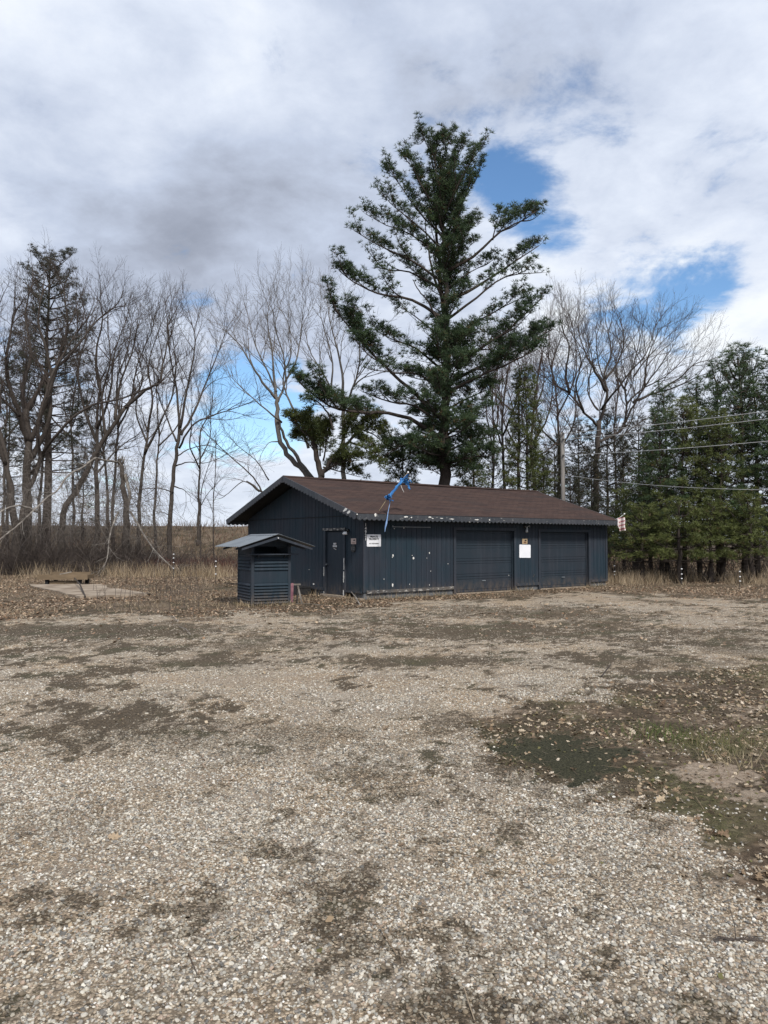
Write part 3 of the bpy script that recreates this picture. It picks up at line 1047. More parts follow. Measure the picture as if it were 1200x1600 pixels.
def roof():
    u0, u1 = -RAKE, BL + RAKE2
    th = .07
    vr = BD / 2
    zr = rooftop(vr)
    L = math.hypot(vr + EAVE, zr - Z_EAVE)
    ang = math.atan2(zr - Z_EAVE, vr + EAVE)
    # each slope is built flat in its own frame so that shingle courses follow the eave
    for side in (0, 1):
        b = MB()
        nu, nv = 24, 8
        r2 = random.Random(side)
        grid = [[(0, 0, 0)] * (nv + 1) for _ in range(nu + 1)]
        base = len(b.v)
        W = u1 - u0
        for i in range(nu + 1):
            for j in range(nv + 1):
                sag = -.03 * math.sin(math.pi * i / nu) * (j / nv) + r2.uniform(-.006, .006) * (0 < j < nv)
                b.v.append((W * i / nu, L * j / nv, sag))
        for i in range(nu):
            for j in range(nv):
                q = base + i * (nv + 1) + j
                b.f.append((q, q + nv + 1, q + nv + 2, q + 1))
        o = b.build('roof', M_SHINGLE, bld)
        MB().box(.004, W - .004, .004, L - .03, -th, -.045).build('roof_deck', M_SOFFIT, o)
        if side == 0:
            o.location = (u0, -EAVE, Z_EAVE)
            o.rotation_euler = (ang, 0, 0)
        else:
            o.location = (u1, BD + EAVE, Z_EAVE)
            o.rotation_euler = (ang, 0, math.pi)
    rf = MB()
    for side in (-1, 1):
        rf.box(u0 - .01, u1 + .01, (-.16 if side < 0 else 0), (0 if side < 0 else .16), -.012, .012,
               Matrix.Translation((0, vr, zr + .012)) @ Matrix.Rotation(-side * ang, 4, 'X'))
    rf.build('ridge_cap', M_SHINGLE, bld)
    MB().box(u0 + .02, u1 - .02, -.02, .02, 0, .05, Matrix.Translation((0, vr, zr - .1))).build('ridge_beam', M_TRIM, bld)

    # scalloped fascia: profile in (along, z), extruded by thickness
    def scallop(length, hgt, pitch=.17, dep=.05):
        n = max(4, int(length / pitch))
        pts = []
        for k in range(n):
            x0 = length * k / n
            w = length / n
            for q in range(5):
                x = x0 + w * q / 5
                pts.append((x, -hgt + dep - dep * math.sin(math.pi * q / 5)))
        pts.append((length, -hgt + dep))
        return pts
    def strip(length, hgt, pitch=.17, dep=.05):
        low = scallop(length, hgt, pitch, dep)
        b = MB()
        n = len(low)
        for s in (0, 1):
            y = 0 if s == 0 else .03
            b.v += [(x, y, z) for x, z in low] + [(x, y, 0) for x, z in low]
        for k in range(n - 1):
            b.f.append((k, k + 1, n + k + 1, n + k))
            o2 = 2 * n
            b.f.append((o2 + k + 1, o2 + k, o2 + n + k, o2 + n + k + 1))
            b.f.append((k + 1, k, o2 + k, o2 + k + 1))
            b.f.append((n + k, n + k + 1, o2 + n + k + 1, o2 + n + k))
        b.f.append((0, n, 3 * n, 2 * n))
        b.f.append((n - 1, 3 * n - 1, 4 * n - 1, 2 * n - 1))
        return b
    segs = [(u0, 3.0), (3.004, 7.2), (7.204, u1)]
    for (a, c) in segs:
        o = strip(c - a, .19).build('fascia', M_FASCIA, bld)
        o.location = (a, -EAVE - .032, Z_EAVE - .012)
    o = strip(u1 - u0, .18).build('fascia', M_FASCIA_OK, bld)
    o.location = (u1, BD + EAVE + .032, Z_EAVE - .012)
    o.rotation_euler = (0, 0, math.pi)
    # rake boards, both gables
    for uu, sgn in ((u0 - .034, 1), (u1 + .034, -1)):
        for side in (0, 1):
            o = strip(L + .02, .20).build('rake_board', M_FASCIA_OK, bld)
            # local x runs up the slope, thickness towards +y of the strip
            if side == 0:
                X = Vector((0, math.cos(ang), math.sin(ang)))
                org = Vector((uu, -EAVE - .02, Z_EAVE - .004))
            else:
                X = Vector((0, -math.cos(ang), math.sin(ang)))
                org = Vector((uu, BD + EAVE + .02, Z_EAVE - .004))
            Yv = Vector((sgn, 0, 0))
            Zv = Vector((0, -X.z, X.y)) if side == 0 else Vector((0, X.z, -X.y))
            M = Matrix((X, Yv, Zv)).transposed().to_4x4()
            o.matrix_local = Matrix.Translation(org) @ M
    # exposed rafter tails under the eave and lookouts under the rake
    for k in range(20):
        u = .3 + k * .6
        if u > BL: break
        MB().box(u - .02, u + .02, 0, EAVE - .03, -.10, 0, Matrix.Translation((0, -EAVE + .005, Z_EAVE - th - .012)) @ Matrix.Rotation(ang, 4, 'X')).build('rafter_tail', M_TRIM, bld)


roof()


def doors():
    # side door, set back in its frame
    d = MB()
    d.box(.030, .075, DV[0] + .035, DV[1] - .035, .07, DZ - .03)
    do = d.build('entry_door', M_DOOR, bld)
    k = MB()
    k.tube([(.03, DV[1] - .10, .98), (-.02, DV[1] - .10, .98), (-.045, DV[1] - .10, .98)], [.018, .014, .028], 8)
    k.build('door_knob', M_METAL, do, True)
    for a, b_ in ((DV[0] - .085, DV[0] + .03), (DV[1] - .03, DV[1] + .085)):
        MB().box(-.030, .09, a, b_, .03, DZ + .0).build('door_jamb', M_TRIM, bld)
    MB().box(-.045, .09, DV[0] - .11, DV[1] + .11, DZ + .002, DZ + .075).build('door_head', M_PEEL, bld)
    # overhead doors: four sections, each with two pressed grooves
    for (a, b_, zt) in (G1, G2):
        g = empty('overhead_door')
        g.parent = bld
        H = zt - .03
        n = 4
        hh = H / n
        m = MB()
        w = b_ - a - .06
        prof = [(0.04, 0.003), (.008, .003), (0, .012), (0, .07), (.010, .075), (.010, .095), (0, .10), (0, hh - .10), (.010, hh - .095), (.010, hh - .075), (0, hh - .07), (0, hh - .012), (.008, hh - .003), (.04, hh - .003)]
        m.prism(prof, lambda p, s: (0 if s == 0 else w, p[0], p[1]))
        me = m.mesh('door_panel', M_DOOR)
        for q in range(n):
            obj_from('door_panel', me, g, (a + .03, .105, .03 + q * hh))
        MB().box(w * .5 + a - .06, w * .5 + a + .10, .075, .108, .38, .41).build('door_handle', M_METAL, g)
        for x0, x1 in ((a - .10, a), (b_, b_ + .10)):
            MB().box(x0, x1, -.026, .10, .0, zt + .1).build('door_casing', M_TRIM, bld)
        MB().box(a + .002, b_ - .002, -.024, .10, zt, zt + .10).build('door_casing', M_TRIM, bld)
        for x0, x1 in ((a + .002, a + .032), (b_ - .032, b_ - .002)):
            MB().box(x0, x1, .06, .10, .02, zt - .002).build('door_stop', M_TRIM, bld)
    # near-black sheet, its colour standing for the unlit inside behind the doors
    MB().box(.3, BL - .3, .5, .52, .05, 2.4).build('dark_backing_sheet', M_DARK, bld)


doors()


def chips():
    """small bare spots where the paint has come off, and a few screw plates."""
    r = random.Random(11)
    spots = [(614, 868, .045), (613, 870.5, .025), (646, 872, .05), (644, 868, .02), (671, 864, .035), (613.5, 914, .06), (671, 914, .02), (673, 892.5, .02), (631, 824.5, .03),
             (614, 822, .02), (616, 826, .015), (640, 913, .02), (667, 872, .015), (600, 905, .02), (700, 881, .02), (795, 899, .02)]
    for px, py, s in spots:
        p = on_plane(px, py, 1, -.0035)
        b = MB()
        n = 9
        pts = [(s * (0.6 + .5 * r.random()) * math.cos(2 * math.pi * k / n) * .6, s * (.6 + .5 * r.random()) * math.sin(2 * math.pi * k / n)) for k in range(n)]
        b.prism(pts, lambda q, sd_: (q[0], -.004 if sd_ == 0 else .004, q[1]))
        b.build('paint_chip', M_CHIP, bld, loc=(p.x, p.y, p.z))
    for px, py, s in [(490, 912.5, .05), (505.5, 896, .03), (483, 890, .02)]:
        p = on_plane(px, py, 0, -.0035)
        b = MB()
        n = 8
        pts = [(s * (.6 + .5 * r.random()) * math.cos(2 * math.pi * k / n), s * (.6 + .5 * r.random()) * math.sin(2 * math.pi * k / n) * .6) for k in range(n)]
        b.prism(pts, lambda q, sd_: (-.004 if sd_ == 0 else .004, q[0], q[1]))
        b.build('paint_chip', M_CHIP, bld, loc=(p.x, p.y, p.z))
    # pale strips of bare wood on the door jambs
    for px, y0, y1, w in ((537.3, 872, 890, .03), (537, 893, 905, .035), (536.6, 905, 910, .025), (536.5, 922, 933, .04), (506, 886, 900, .018), (506, 924, 930, .03)):
        p = on_plane(px, (y0 + y1) / 2, 0, -.032)
        h = abs(GZ(px, y0) - GZ(px, y1))
        n = 7
        b = MB()
        left = [(-w * (.3 + .4 * r.random()), -h / 2 + h * k / n) for k in range(n + 1)]
        right = [(w * (.2 + .5 * r.random()), h / 2 - h * k / n) for k in range(n + 1)]
        b.prism(left + right, lambda q, sd_: (-.003 if sd_ == 0 else .003, q[0], q[1]))
        b.build('bare_wood_strip', M_CHIP, bld, loc=(p.x, p.y, p.z))
    # flaked white patches on the rake end and eave corner
    for px, py, w, h in ((539, 797, .12, .05), (545, 800, .10, .05)):
        p = on_plane(px, py, 0, -RAKE - .036)
        b = MB()
        n = 9
        pts = [(w * (.6 + .5 * r.random()) * math.cos(2 * math.pi * k / n), h * (.6 + .5 * r.random()) * math.sin(2 * math.pi * k / n)) for k in range(n)]
        b.prism([(q[0], q[1] - .3 * q[0]) for q in pts][::-1], lambda q, sd_: (-.003 if sd_ == 0 else .003, -q[0], -q[1] - .0))
        b.build('paint_chip', M_CHIP, bld, loc=(p.x, p.y, p.z))
    for px, py, w, h in ((586.5, 804.5, .05, .07), (558, 803.5, .03, .03), (634, 807.5, .11, .035), (643, 808.5, .05, .03), (672, 808, .10, .025), (676, 810, .05, .02), (690, 810, .10, .02), (706, 811, .16, .02), (745, 812, .14, .025), (765, 812.5, .05, .03)):
        w, h = w * .75, h * .75
        p = on_plane(px, py, 1, -EAVE - .034)
        b = MB()
        n = 11
        pts = [(w * (.6 + .5 * r.random()) * math.cos(2 * math.pi * k / n), h * (.5 + .7 * r.random()) * math.sin(2 * math.pi * k / n)) for k in range(n)]
        b.prism(pts, lambda q, sd_: (q[0], -.003 if sd_ == 0 else .003, q[1]))
        b.build('paint_chip', M_CHIP, bld, loc=(p.x, p.y, p.z))


chips()


# ---- things fixed to the building (world placement through the building's frame)
def text_mesh(txt, size, mat, M, parent, name='lettering', bold=0.0, space=1.0):
    c = bpy.data.curves.new('lettering_curve', 'FONT')
    c.body = txt
    c.size = size
    c.align_x = 'CENTER'
    c.align_y = 'CENTER'
    c.extrude = .0012
    c.offset = bold
    c.space_line = space
    t = bpy.data.objects.new('lettering_tmp', c)
    COL.objects.link(t)
    dg = bpy.context.evaluated_depsgraph_get()
    me = bpy.data.meshes.new_from_object(t.evaluated_get(dg))
    bpy.data.objects.remove(t)
    bpy.data.curves.remove(c)
    me.materials.clear()
    me.materials.append(mat)
    o = obj_from(name, me, parent)
    o.matrix_local = M
    return o


FRONT_R = Matrix(((1, 0, 0), (0, 0, -1), (0, 1, 0))).to_4x4()          # text plane -> front wall (x right, y up)
GABLE_R = Matrix(((0, 0, -1), (-1, 0, 0), (0, 1, 0))).to_4x4()         # text plane -> gable wall, right is -v
M_INK = col_mat('black_ink', (.012, .012, .014), (.02, .02, .02))
M_PAPER = col_mat('white_sheet', (.80, .82, .85), (.74, .76, .80), 3)
M_SIGN = col_mat('white_sign_plate', (.76, .77, .80), (.68, .69, .72), 2)
M_KRAFT = col_mat('faded_tan_card', (.42, .32, .20), (.34, .25, .15), 9)
M_PINKCARD = col_mat('faded_pink_card', (.52, .42, .38), (.46, .36, .32), 9)


def wall_sign(name, pxs, pys, plane, mat, th=.006, tilt=0.0):
    """flat plate between two pixel columns / rows on the front ('f') or gable ('g') wall; returns its empty and size"""
    if plane == 'f':
        a, b_ = on_plane(pxs[0], sum(pys) / 2, 1, -.01), on_plane(pxs[1], sum(pys) / 2, 1, -.01)
        mx = (pxs[0] + pxs[1]) / 2
        z1, z0 = on_plane(mx, pys[0], 1, -.01).z, on_plane(mx, pys[1], 1, -.01).z
        w = b_.x - a.x
        M = BM @ Matrix.Translation(((a.x + b_.x) / 2, -.0045, (z0 + z1) / 2)) @ FRONT_R
    else:
        a, b_ = on_plane(pxs[0], sum(pys) / 2, 0, -.01), on_plane(pxs[1], sum(pys) / 2, 0, -.01)
        mx = (pxs[0] + pxs[1]) / 2
        z1, z0 = on_plane(mx, pys[0], 0, -.01).z, on_plane(mx, pys[1], 0, -.01).z
        w = a.y - b_.y
        M = BM @ Matrix.Translation((-.0045, (a.y + b_.y) / 2, (z0 + z1) / 2)) @ GABLE_R
    e = empty(name)
    e.matrix_world = M @ Matrix.Rotation(tilt, 4, 'Z')
    h = z1 - z0
    pl = MB()
    c = min(w, h) * .04
    pl.prism([(-w / 2 + c, -h / 2), (w / 2 - c, -h / 2), (w / 2, -h / 2 + c), (w / 2, h / 2 - c), (w / 2 - c, h / 2), (-w / 2 + c, h / 2), (-w / 2, h / 2 - c), (-w / 2, -h / 2 + c)],
             lambda p, s: (p[0], p[1], 0 if s == 0 else th))
    pl.build('plate', mat, e)
    return e, w, h


def signs():
    T_ = Matrix.Translation
    e, w, h = wall_sign('notice_sign', (573.2, 595.2), (835, 854), 'f', M_SIGN)
    tag(e, 'white notice board reading PRIVATE PROPERTY on the slate wall near the corner', 'sign')
    text_mesh('PRIVATE\nPROPERTY', h * .21, M_INK, T_((0, h * .20, .0075)), e, bold=.003, space=.95)
    text_mesh('NO TRESPASSING', h * .125, M_INK, T_((0, -h * .26, .0075)), e, bold=.0012)
    for sx in (-1, 1):
        for sy in (-1, 1):
            MB().tube([(sx * w * .46, sy * h * .44, .006), (sx * w * .46, sy * h * .44, .010)], [.008, .006], 6).build('screw', M_METAL, e)
    e, w, h = wall_sign('blank_sheet', (811.6, 829.2), (851, 871.5), 'f', M_PAPER, .003, -.02)
    tag(e, 'blank white sheet fixed to the wall between the two overhead doors', 'notice')
    e, w, h = wall_sign('small_card', (816, 824.2), (841.8, 849.8), 'f', M_KRAFT, .004, .02)
    tag(e, 'small tan card above the blank white sheet between the overhead doors', 'notice')
    MB().box(-w * .05, w * .32, h * .05, h * .28, .004, .0065).build('printed_mark', M_INK, e)
    MB().box(-w * .22, w * .24, -h * .30, -h * .06, .004, .0062).build('printed_mark', col_mat('brown_print', (.16, .07, .04)), e)
    e, w, h = wall_sign('small_card', (548.3, 556.2), (841.3, 850.2), 'g', M_PINKCARD, .004)
    tag(e, 'small faded pink card above the black round plaque beside the side door', 'notice')
    MB().box(-w * .02, w * .34, h * .08, h * .30, .004, .0065).build('printed_mark', M_INK, e)
    MB().box(-w * .30, w * .28, -h * .34, -h * .22, .004, .0062).build('printed_mark', col_mat('rust_print', (.22, .11, .09)), e)
    # round black plaque with pale curls
    c = on_plane(552, 857, 0, -.01)
    e = empty('round_plaque')
    e.matrix_world = BM @ T_((-.0045, c.y, c.z)) @ GABLE_R
    tag(e, 'round black plaque hung under the faded pink card by the side door', 'plaque')
    n = 20
    MB().prism([(.125 * math.cos(2 * math.pi * k / n), .105 * math.sin(2 * math.pi * k / n)) for k in range(n)], lambda p, s: (p[0], p[1], 0 if s == 0 else .018)).build('plate', M_BLACK, e)
    for sx in (-1, 1):
        MB().tube([(sx * .045 + .03 * math.cos(2 * math.pi * k / 10), .032 * math.sin(2 * math.pi * k / 10), .020) for k in range(11)], [.006] * 11, 5).build('curl', M_METAL, e)
    # door sign
    p = on_plane(523.5, 853.5, 0, .03)
    e = empty('door_sign')
    e.matrix_world = BM @ T_((.0295, p.y, p.z)) @ GABLE_R
    tag(e, 'small black sign with white lettering on the grey side door', 'sign')
    MB().box(-.10, .10, -.105, .115, 0, .005).build('plate', M_BLACK, e)
    text_mesh('REST', .075, M_WHITE, T_((0, .07, .0065)), e, bold=.002)
    text_mesh('ROOM', .075, M_WHITE, T_((0, 0.0, .0065)), e, bold=.002)
    MB().tube([(-.06 + .02 * k, -.065 - .006 * k + .006 * math.sin(k * 2.1), .006) for k in range(8)], [.005] * 8, 5).build('flourish', M_WHITE, e)
    # house number, one digit above another
    e = empty('house_number')
    top, bot = on_plane(571.3, 818, 1, -.01), on_plane(571.3, 845, 1, -.01)
    e.matrix_world = BM @ T_((max(top.x, .07), -.004, (top.z + bot.z) / 2)) @ FRONT_R
    tag(e, 'vertical white house number 14921 at the corner of the wall', 'house number')
    hh = top.z - bot.z
    for k, ch in enumerate('14921'):
        text_mesh(ch, .125, M_WHITE, T_((0, hh * .42 - k * hh * .205, .004)), e, 'digit', bold=.0015)


signs()


def lights():
    # pair of flood bulbs beside the door
    c = on_plane(543.5, 829, 0, -.02)
    e = empty('flood_light')
    e.matrix_world = BM @ Matrix.Translation((-.004, c.y, c.z)) @ GABLE_R
    tag(e, 'twin-bulb flood light on the gable wall right of the side door', 'wall light')
    MB().tube([(0, 0, 0), (0, 0, .03), (0, 0, .05)], [.055, .055, .03], 12).build('base', M_BLACK, e, True)
    for sx in (-1, 1):
        MB().tube([(0, 0, .04), (sx * .03, -.02, .08), (sx * .042, -.04, .10)], [.018, .02, .03], 8).build('lamp_holder', M_BLACK, e, True)
        MB().tube([(sx * .042, -.04, .10), (sx * .045, -.07, .115), (sx * .048, -.11, .13), (sx * .05, -.125, .135)], [.025, .042, .05, .02], 10).build('bulb', M_WHITE, e, True)
    c = on_plane(820, 826, 1, -.02)
    e = empty('flood_light')
    e.matrix_world = BM @ Matrix.Translation((c.x, -.004, c.z)) @ FRONT_R
    tag(e, 'bent grey lamp arm hanging under the eave between the overhead doors', 'wall light')
    MB().tube([(0, .08, 0), (0, .08, .03), (0, .08, .05)], [.06, .06, .03], 12).build('base', M_BLACK, e, True)
    MB().tube([(0, .08, .04), (.02, .03, .10), (-.01, -.04, .12), (-.03, -.10, .13), (-.035, -.13, .135)], [.02, .028, .04, .05, .035], 9).build('lamp_head', M_PIPE, e, True)
    MB().tube([(.02, .04, .09), (.06, .075, .11), (.13, .10, .10), (.19, .085, .07), (.21, .05, .05)], [.014, .013, .012, .012, .01], 7).build('bent_arm', M_PIPE, e, True)
    # bracket strip above the boarded window
    MB().box(FU(612, 823), FU(672, 825), -.03, -.0045, FZ(640, 823.5) - .012, FZ(640, 823.5) + .012).build('ledger_strip', M_METAL, bld)


lights()


def cloth_mat(name, c1, c2, stripes=None):
    m, T, b = new_mat(name, .8, .1)
    tc = T.n('ShaderNodeTexCoord').outputs['Object']
    n = T.noise(tc, 9, 5, .6)
    c = T.mix(T.step(n, .35, .65), c1, c2)
    if stripes:
        at = T.n('ShaderNodeAttribute', attribute_name='tint')
        c = T.mix(1.0, at.outputs['Color'], T.mix(n, (.85, .85, .85), (1, 1, 1)), 'MULTIPLY')
    T.t.links.new(c, b.inputs['Base Color'])
    tr = T.n('ShaderNodeBsdfTranslucent')
    T.t.links.new(c, tr.inputs[0])
    mx = T.n('ShaderNodeMixShader')
    mx.inputs[0].default_value = .25
    T.t.links.new(b.outputs[0], mx.inputs[1])
    T.t.links.new(tr.outputs[0], mx.inputs[2])
    T.t.links.new(mx.outputs[0], T.t.nodes['Material Output'].inputs[0])
    return m


def ribbon(b, pts, wid, side, twist=0.0):
    """thin cloth strip with thickness along a path"""
    n0 = len(b.v)
    m = len(pts)
    for k, p in enumerate(pts):
        t = (Vector(pts[min(k + 1, m - 1)]) - Vector(pts[max(k - 1, 0)])).normalized()
        s = Vector(side)
        s = Matrix.Rotation(twist * k / max(1, m - 1), 3, t) @ (s - t * s.dot(t)).normalized()
        nn = t.cross(s) * .003
        w = wid[k] / 2
        for q in (Vector(p) - s * w - nn, Vector(p) + s * w - nn, Vector(p) + s * w + nn, Vector(p) - s * w + nn):
            b.v.append(tuple(q))
    for k in range(m - 1):
        for q in range(4):
            j = (q + 1) % 4
            b.f.append((n0 + 4 * k + q, n0 + 4 * k + j, n0 + 4 * k + 4 + j, n0 + 4 * k + 4 + q))
    b.f += [(n0, n0 + 1, n0 + 2, n0 + 3), (n0 + 4 * m - 1, n0 + 4 * m - 2, n0 + 4 * m - 3, n0 + 4 * m - 4)]


def streamer():
    """leaning stick at the eave with shredded blue plastic tied to it"""
    base = on_plane(593, 797, 1, -EAVE - .03)
    Wp = lambda px, py, dv: BM @ on_plane(px, py, 1, -EAVE - .06 + dv)
    e = empty('tattered_streamer', tuple(Wp(606, 810, .03)))
    tag(e, 'shredded bright blue plastic streamer tied to a stick at the roof edge', 'streamer')
    loc = Vector(e.location)
    R = lambda px, py, dv=0.0: Wp(px, py, dv) - loc
    stick = col_mat('thin_tan_stick', (.34, .27, .18), (.25, .19, .12), 12)
    blue = cloth_mat('blue_plastic_sheet', (.05, .20, .52), (.10, .32, .66))
    MB().tube([R(592.5, 798, -.02), R(606, 777.5, -.06), R(622, 757.5, -.10), R(637.5, 738, -.14)], [.012, .011, .010, .010], 6).build('stick', stick, e, True)
    MB().tube([R(637, 739, -.14), R(638, 737, -.14)], [.03, .022], 8).build('stick_tip', M_WHITE, e, True)
    r = random.Random(5)
    side = Vector((.8, .3, .5))
    # wrapped strips along the stick
    for k in range(7):
        b = MB()
        a0 = r.random()
        pts, wid = [], []
        for q in range(9):
            t = q / 8
            px = 605 + 31 * t + r.uniform(-1.2, 1.2) + 1.5 * math.sin(q + k)
            py = 779 - 37 * t + r.uniform(-1.2, 1.2) + 1.5 * math.cos(q * 1.3 + k)
            pts.append(R(px, py, -.10 - .05 * t + r.uniform(-.03, .03)))
            wid.append(.025 + .035 * r.random())
        ribbon(b, pts, wid, side, r.uniform(-2, 2))
        b.build('wrapped_strip', blue, e, True)
    # crumpled bunch at the top and loops lower down
    for (cx, cy, n, sp) in ((636, 752, 15, 7.5), (607.5, 776, 6, 3.2)):
        for k in range(n):
            b = MB()
            x, y = cx + r.uniform(-.5, .5) * sp, cy + r.uniform(-.9, .8) * sp
            pts, wid = [], []
            ax, ay = r.uniform(-1, 1), r.uniform(-1, 1)
            for q in range(6):
                pts.append(R(x, y, -.14 + r.uniform(-.08, .08)))
                ax += r.uniform(-.9, .9)
                ay += r.uniform(-.7, 1.0)
                x += ax * 1.3
                y += ay * 1.3
                wid.append(.03 + .06 * r.random())
            ribbon(b, pts, wid, (r.uniform(-1, 1), r.uniform(-1, 1), r.uniform(-1, 1)), r.uniform(-3, 3))
            b.build('plastic_shred', blue, e, True)
    b = MB()
    pts = [R(612, 776, -.09), R(609, 787, -.08), R(606.5, 799, -.08), R(605, 810, -.08), R(603.5, 818, -.08), R(602, 824, -.08), R(601.3, 831, -.08)]
    ribbon(b, pts, [.016, .018, .02, .03, .06, .05, .006], side, 1.2)
    b.build('hanging_tail', cloth_mat('pale_blue_plastic', (.22, .38, .66), (.34, .48, .72)), e, True)
    b = MB()
    ribbon(b, [R(626, 757, -.13), R(628, 763, -.12), R(631, 769, -.12)], [.012, .010, .006], side)
    b.build('loose_thread', M_WHITE, e)


streamer()


def flag():
    Wp = lambda px, py, dv=0.0: P(px, py, Yf + dv)
    corner = BM @ Vector((BL + RAKE2, -EAVE, Z_EAVE - .1))
    Yf = corner.y
    e = empty('striped_flag', tuple(corner))
    tag(e, 'small faded red and white striped flag hanging at the far eave corner', 'flag')
    L0 = Vector(corner)
    R = lambda px, py, dv=0.0: Wp(px, py, dv) - L0
    MB().tube([R(960, 812, .05), R(968, 809, -.05), R(975.8, 803, -.25)], [.014, .013, .012], 7).build('staff', M_WHITE, e, True)
    MB().tube([R(975, 803.6, -.25), R(976.4, 802.2, -.25)], [.03, .02], 8).build('finial', M_WHITE, e, True)
    # rippled cloth hung in two folds, built as stripes in one sheet
    nu, nv = 16, 28
    verts, faces, cols = [], [], []
    for s in (0, 1):
        for i in range(nu + 1):
            for j in range(nv + 1):
                tu, tv = i / nu, j / nv
                x = 963.0 + 13.0 * tu + 1.6 * tv
                y = 810.0 - 2.0 * tu + 20.5 * tv - 5.5 * (tu < .22) * tv
                dv = -.12 - .10 * math.sin(tu * 9.0) * (0.4 + tv) - .05 * tu + s * .006
                verts.append(tuple(R(x + .5 * math.sin(tv * 7), y, dv)))
                st = int(tv * 7 + tu * .5)
                cols.append((.86, .79, .77) if (tv * 7 + tu * .5) % 2 > .7 or tu < .2 else (.50, .20, .21))
    n1 = (nu + 1) * (nv + 1)
    for i in range(nu):
        for j in range(nv):
            a = i * (nv + 1) + j
            faces.append((a, a + 1, a + nv + 2, a + nv + 1))
            faces.append((n1 + a, n1 + a + nv + 1, n1 + a + nv + 2, n1 + a + 1))
    me = bpy.data.meshes.new('flag_cloth')
    me.from_pydata(verts, [], faces)
    at = me.attributes.new('tint', 'FLOAT_COLOR', 'POINT')
    at.data.foreach_set('color', np.array([(*c, 1) for c in cols], np.float32).reshape(-1))
    me.materials.append(cloth_mat('striped_cloth', (.6, .5, .5), (.6, .5, .5), True))
    me.polygons.foreach_set('use_smooth', [True] * len(me.polygons))
    obj_from('flag_cloth', me, e)


flag()

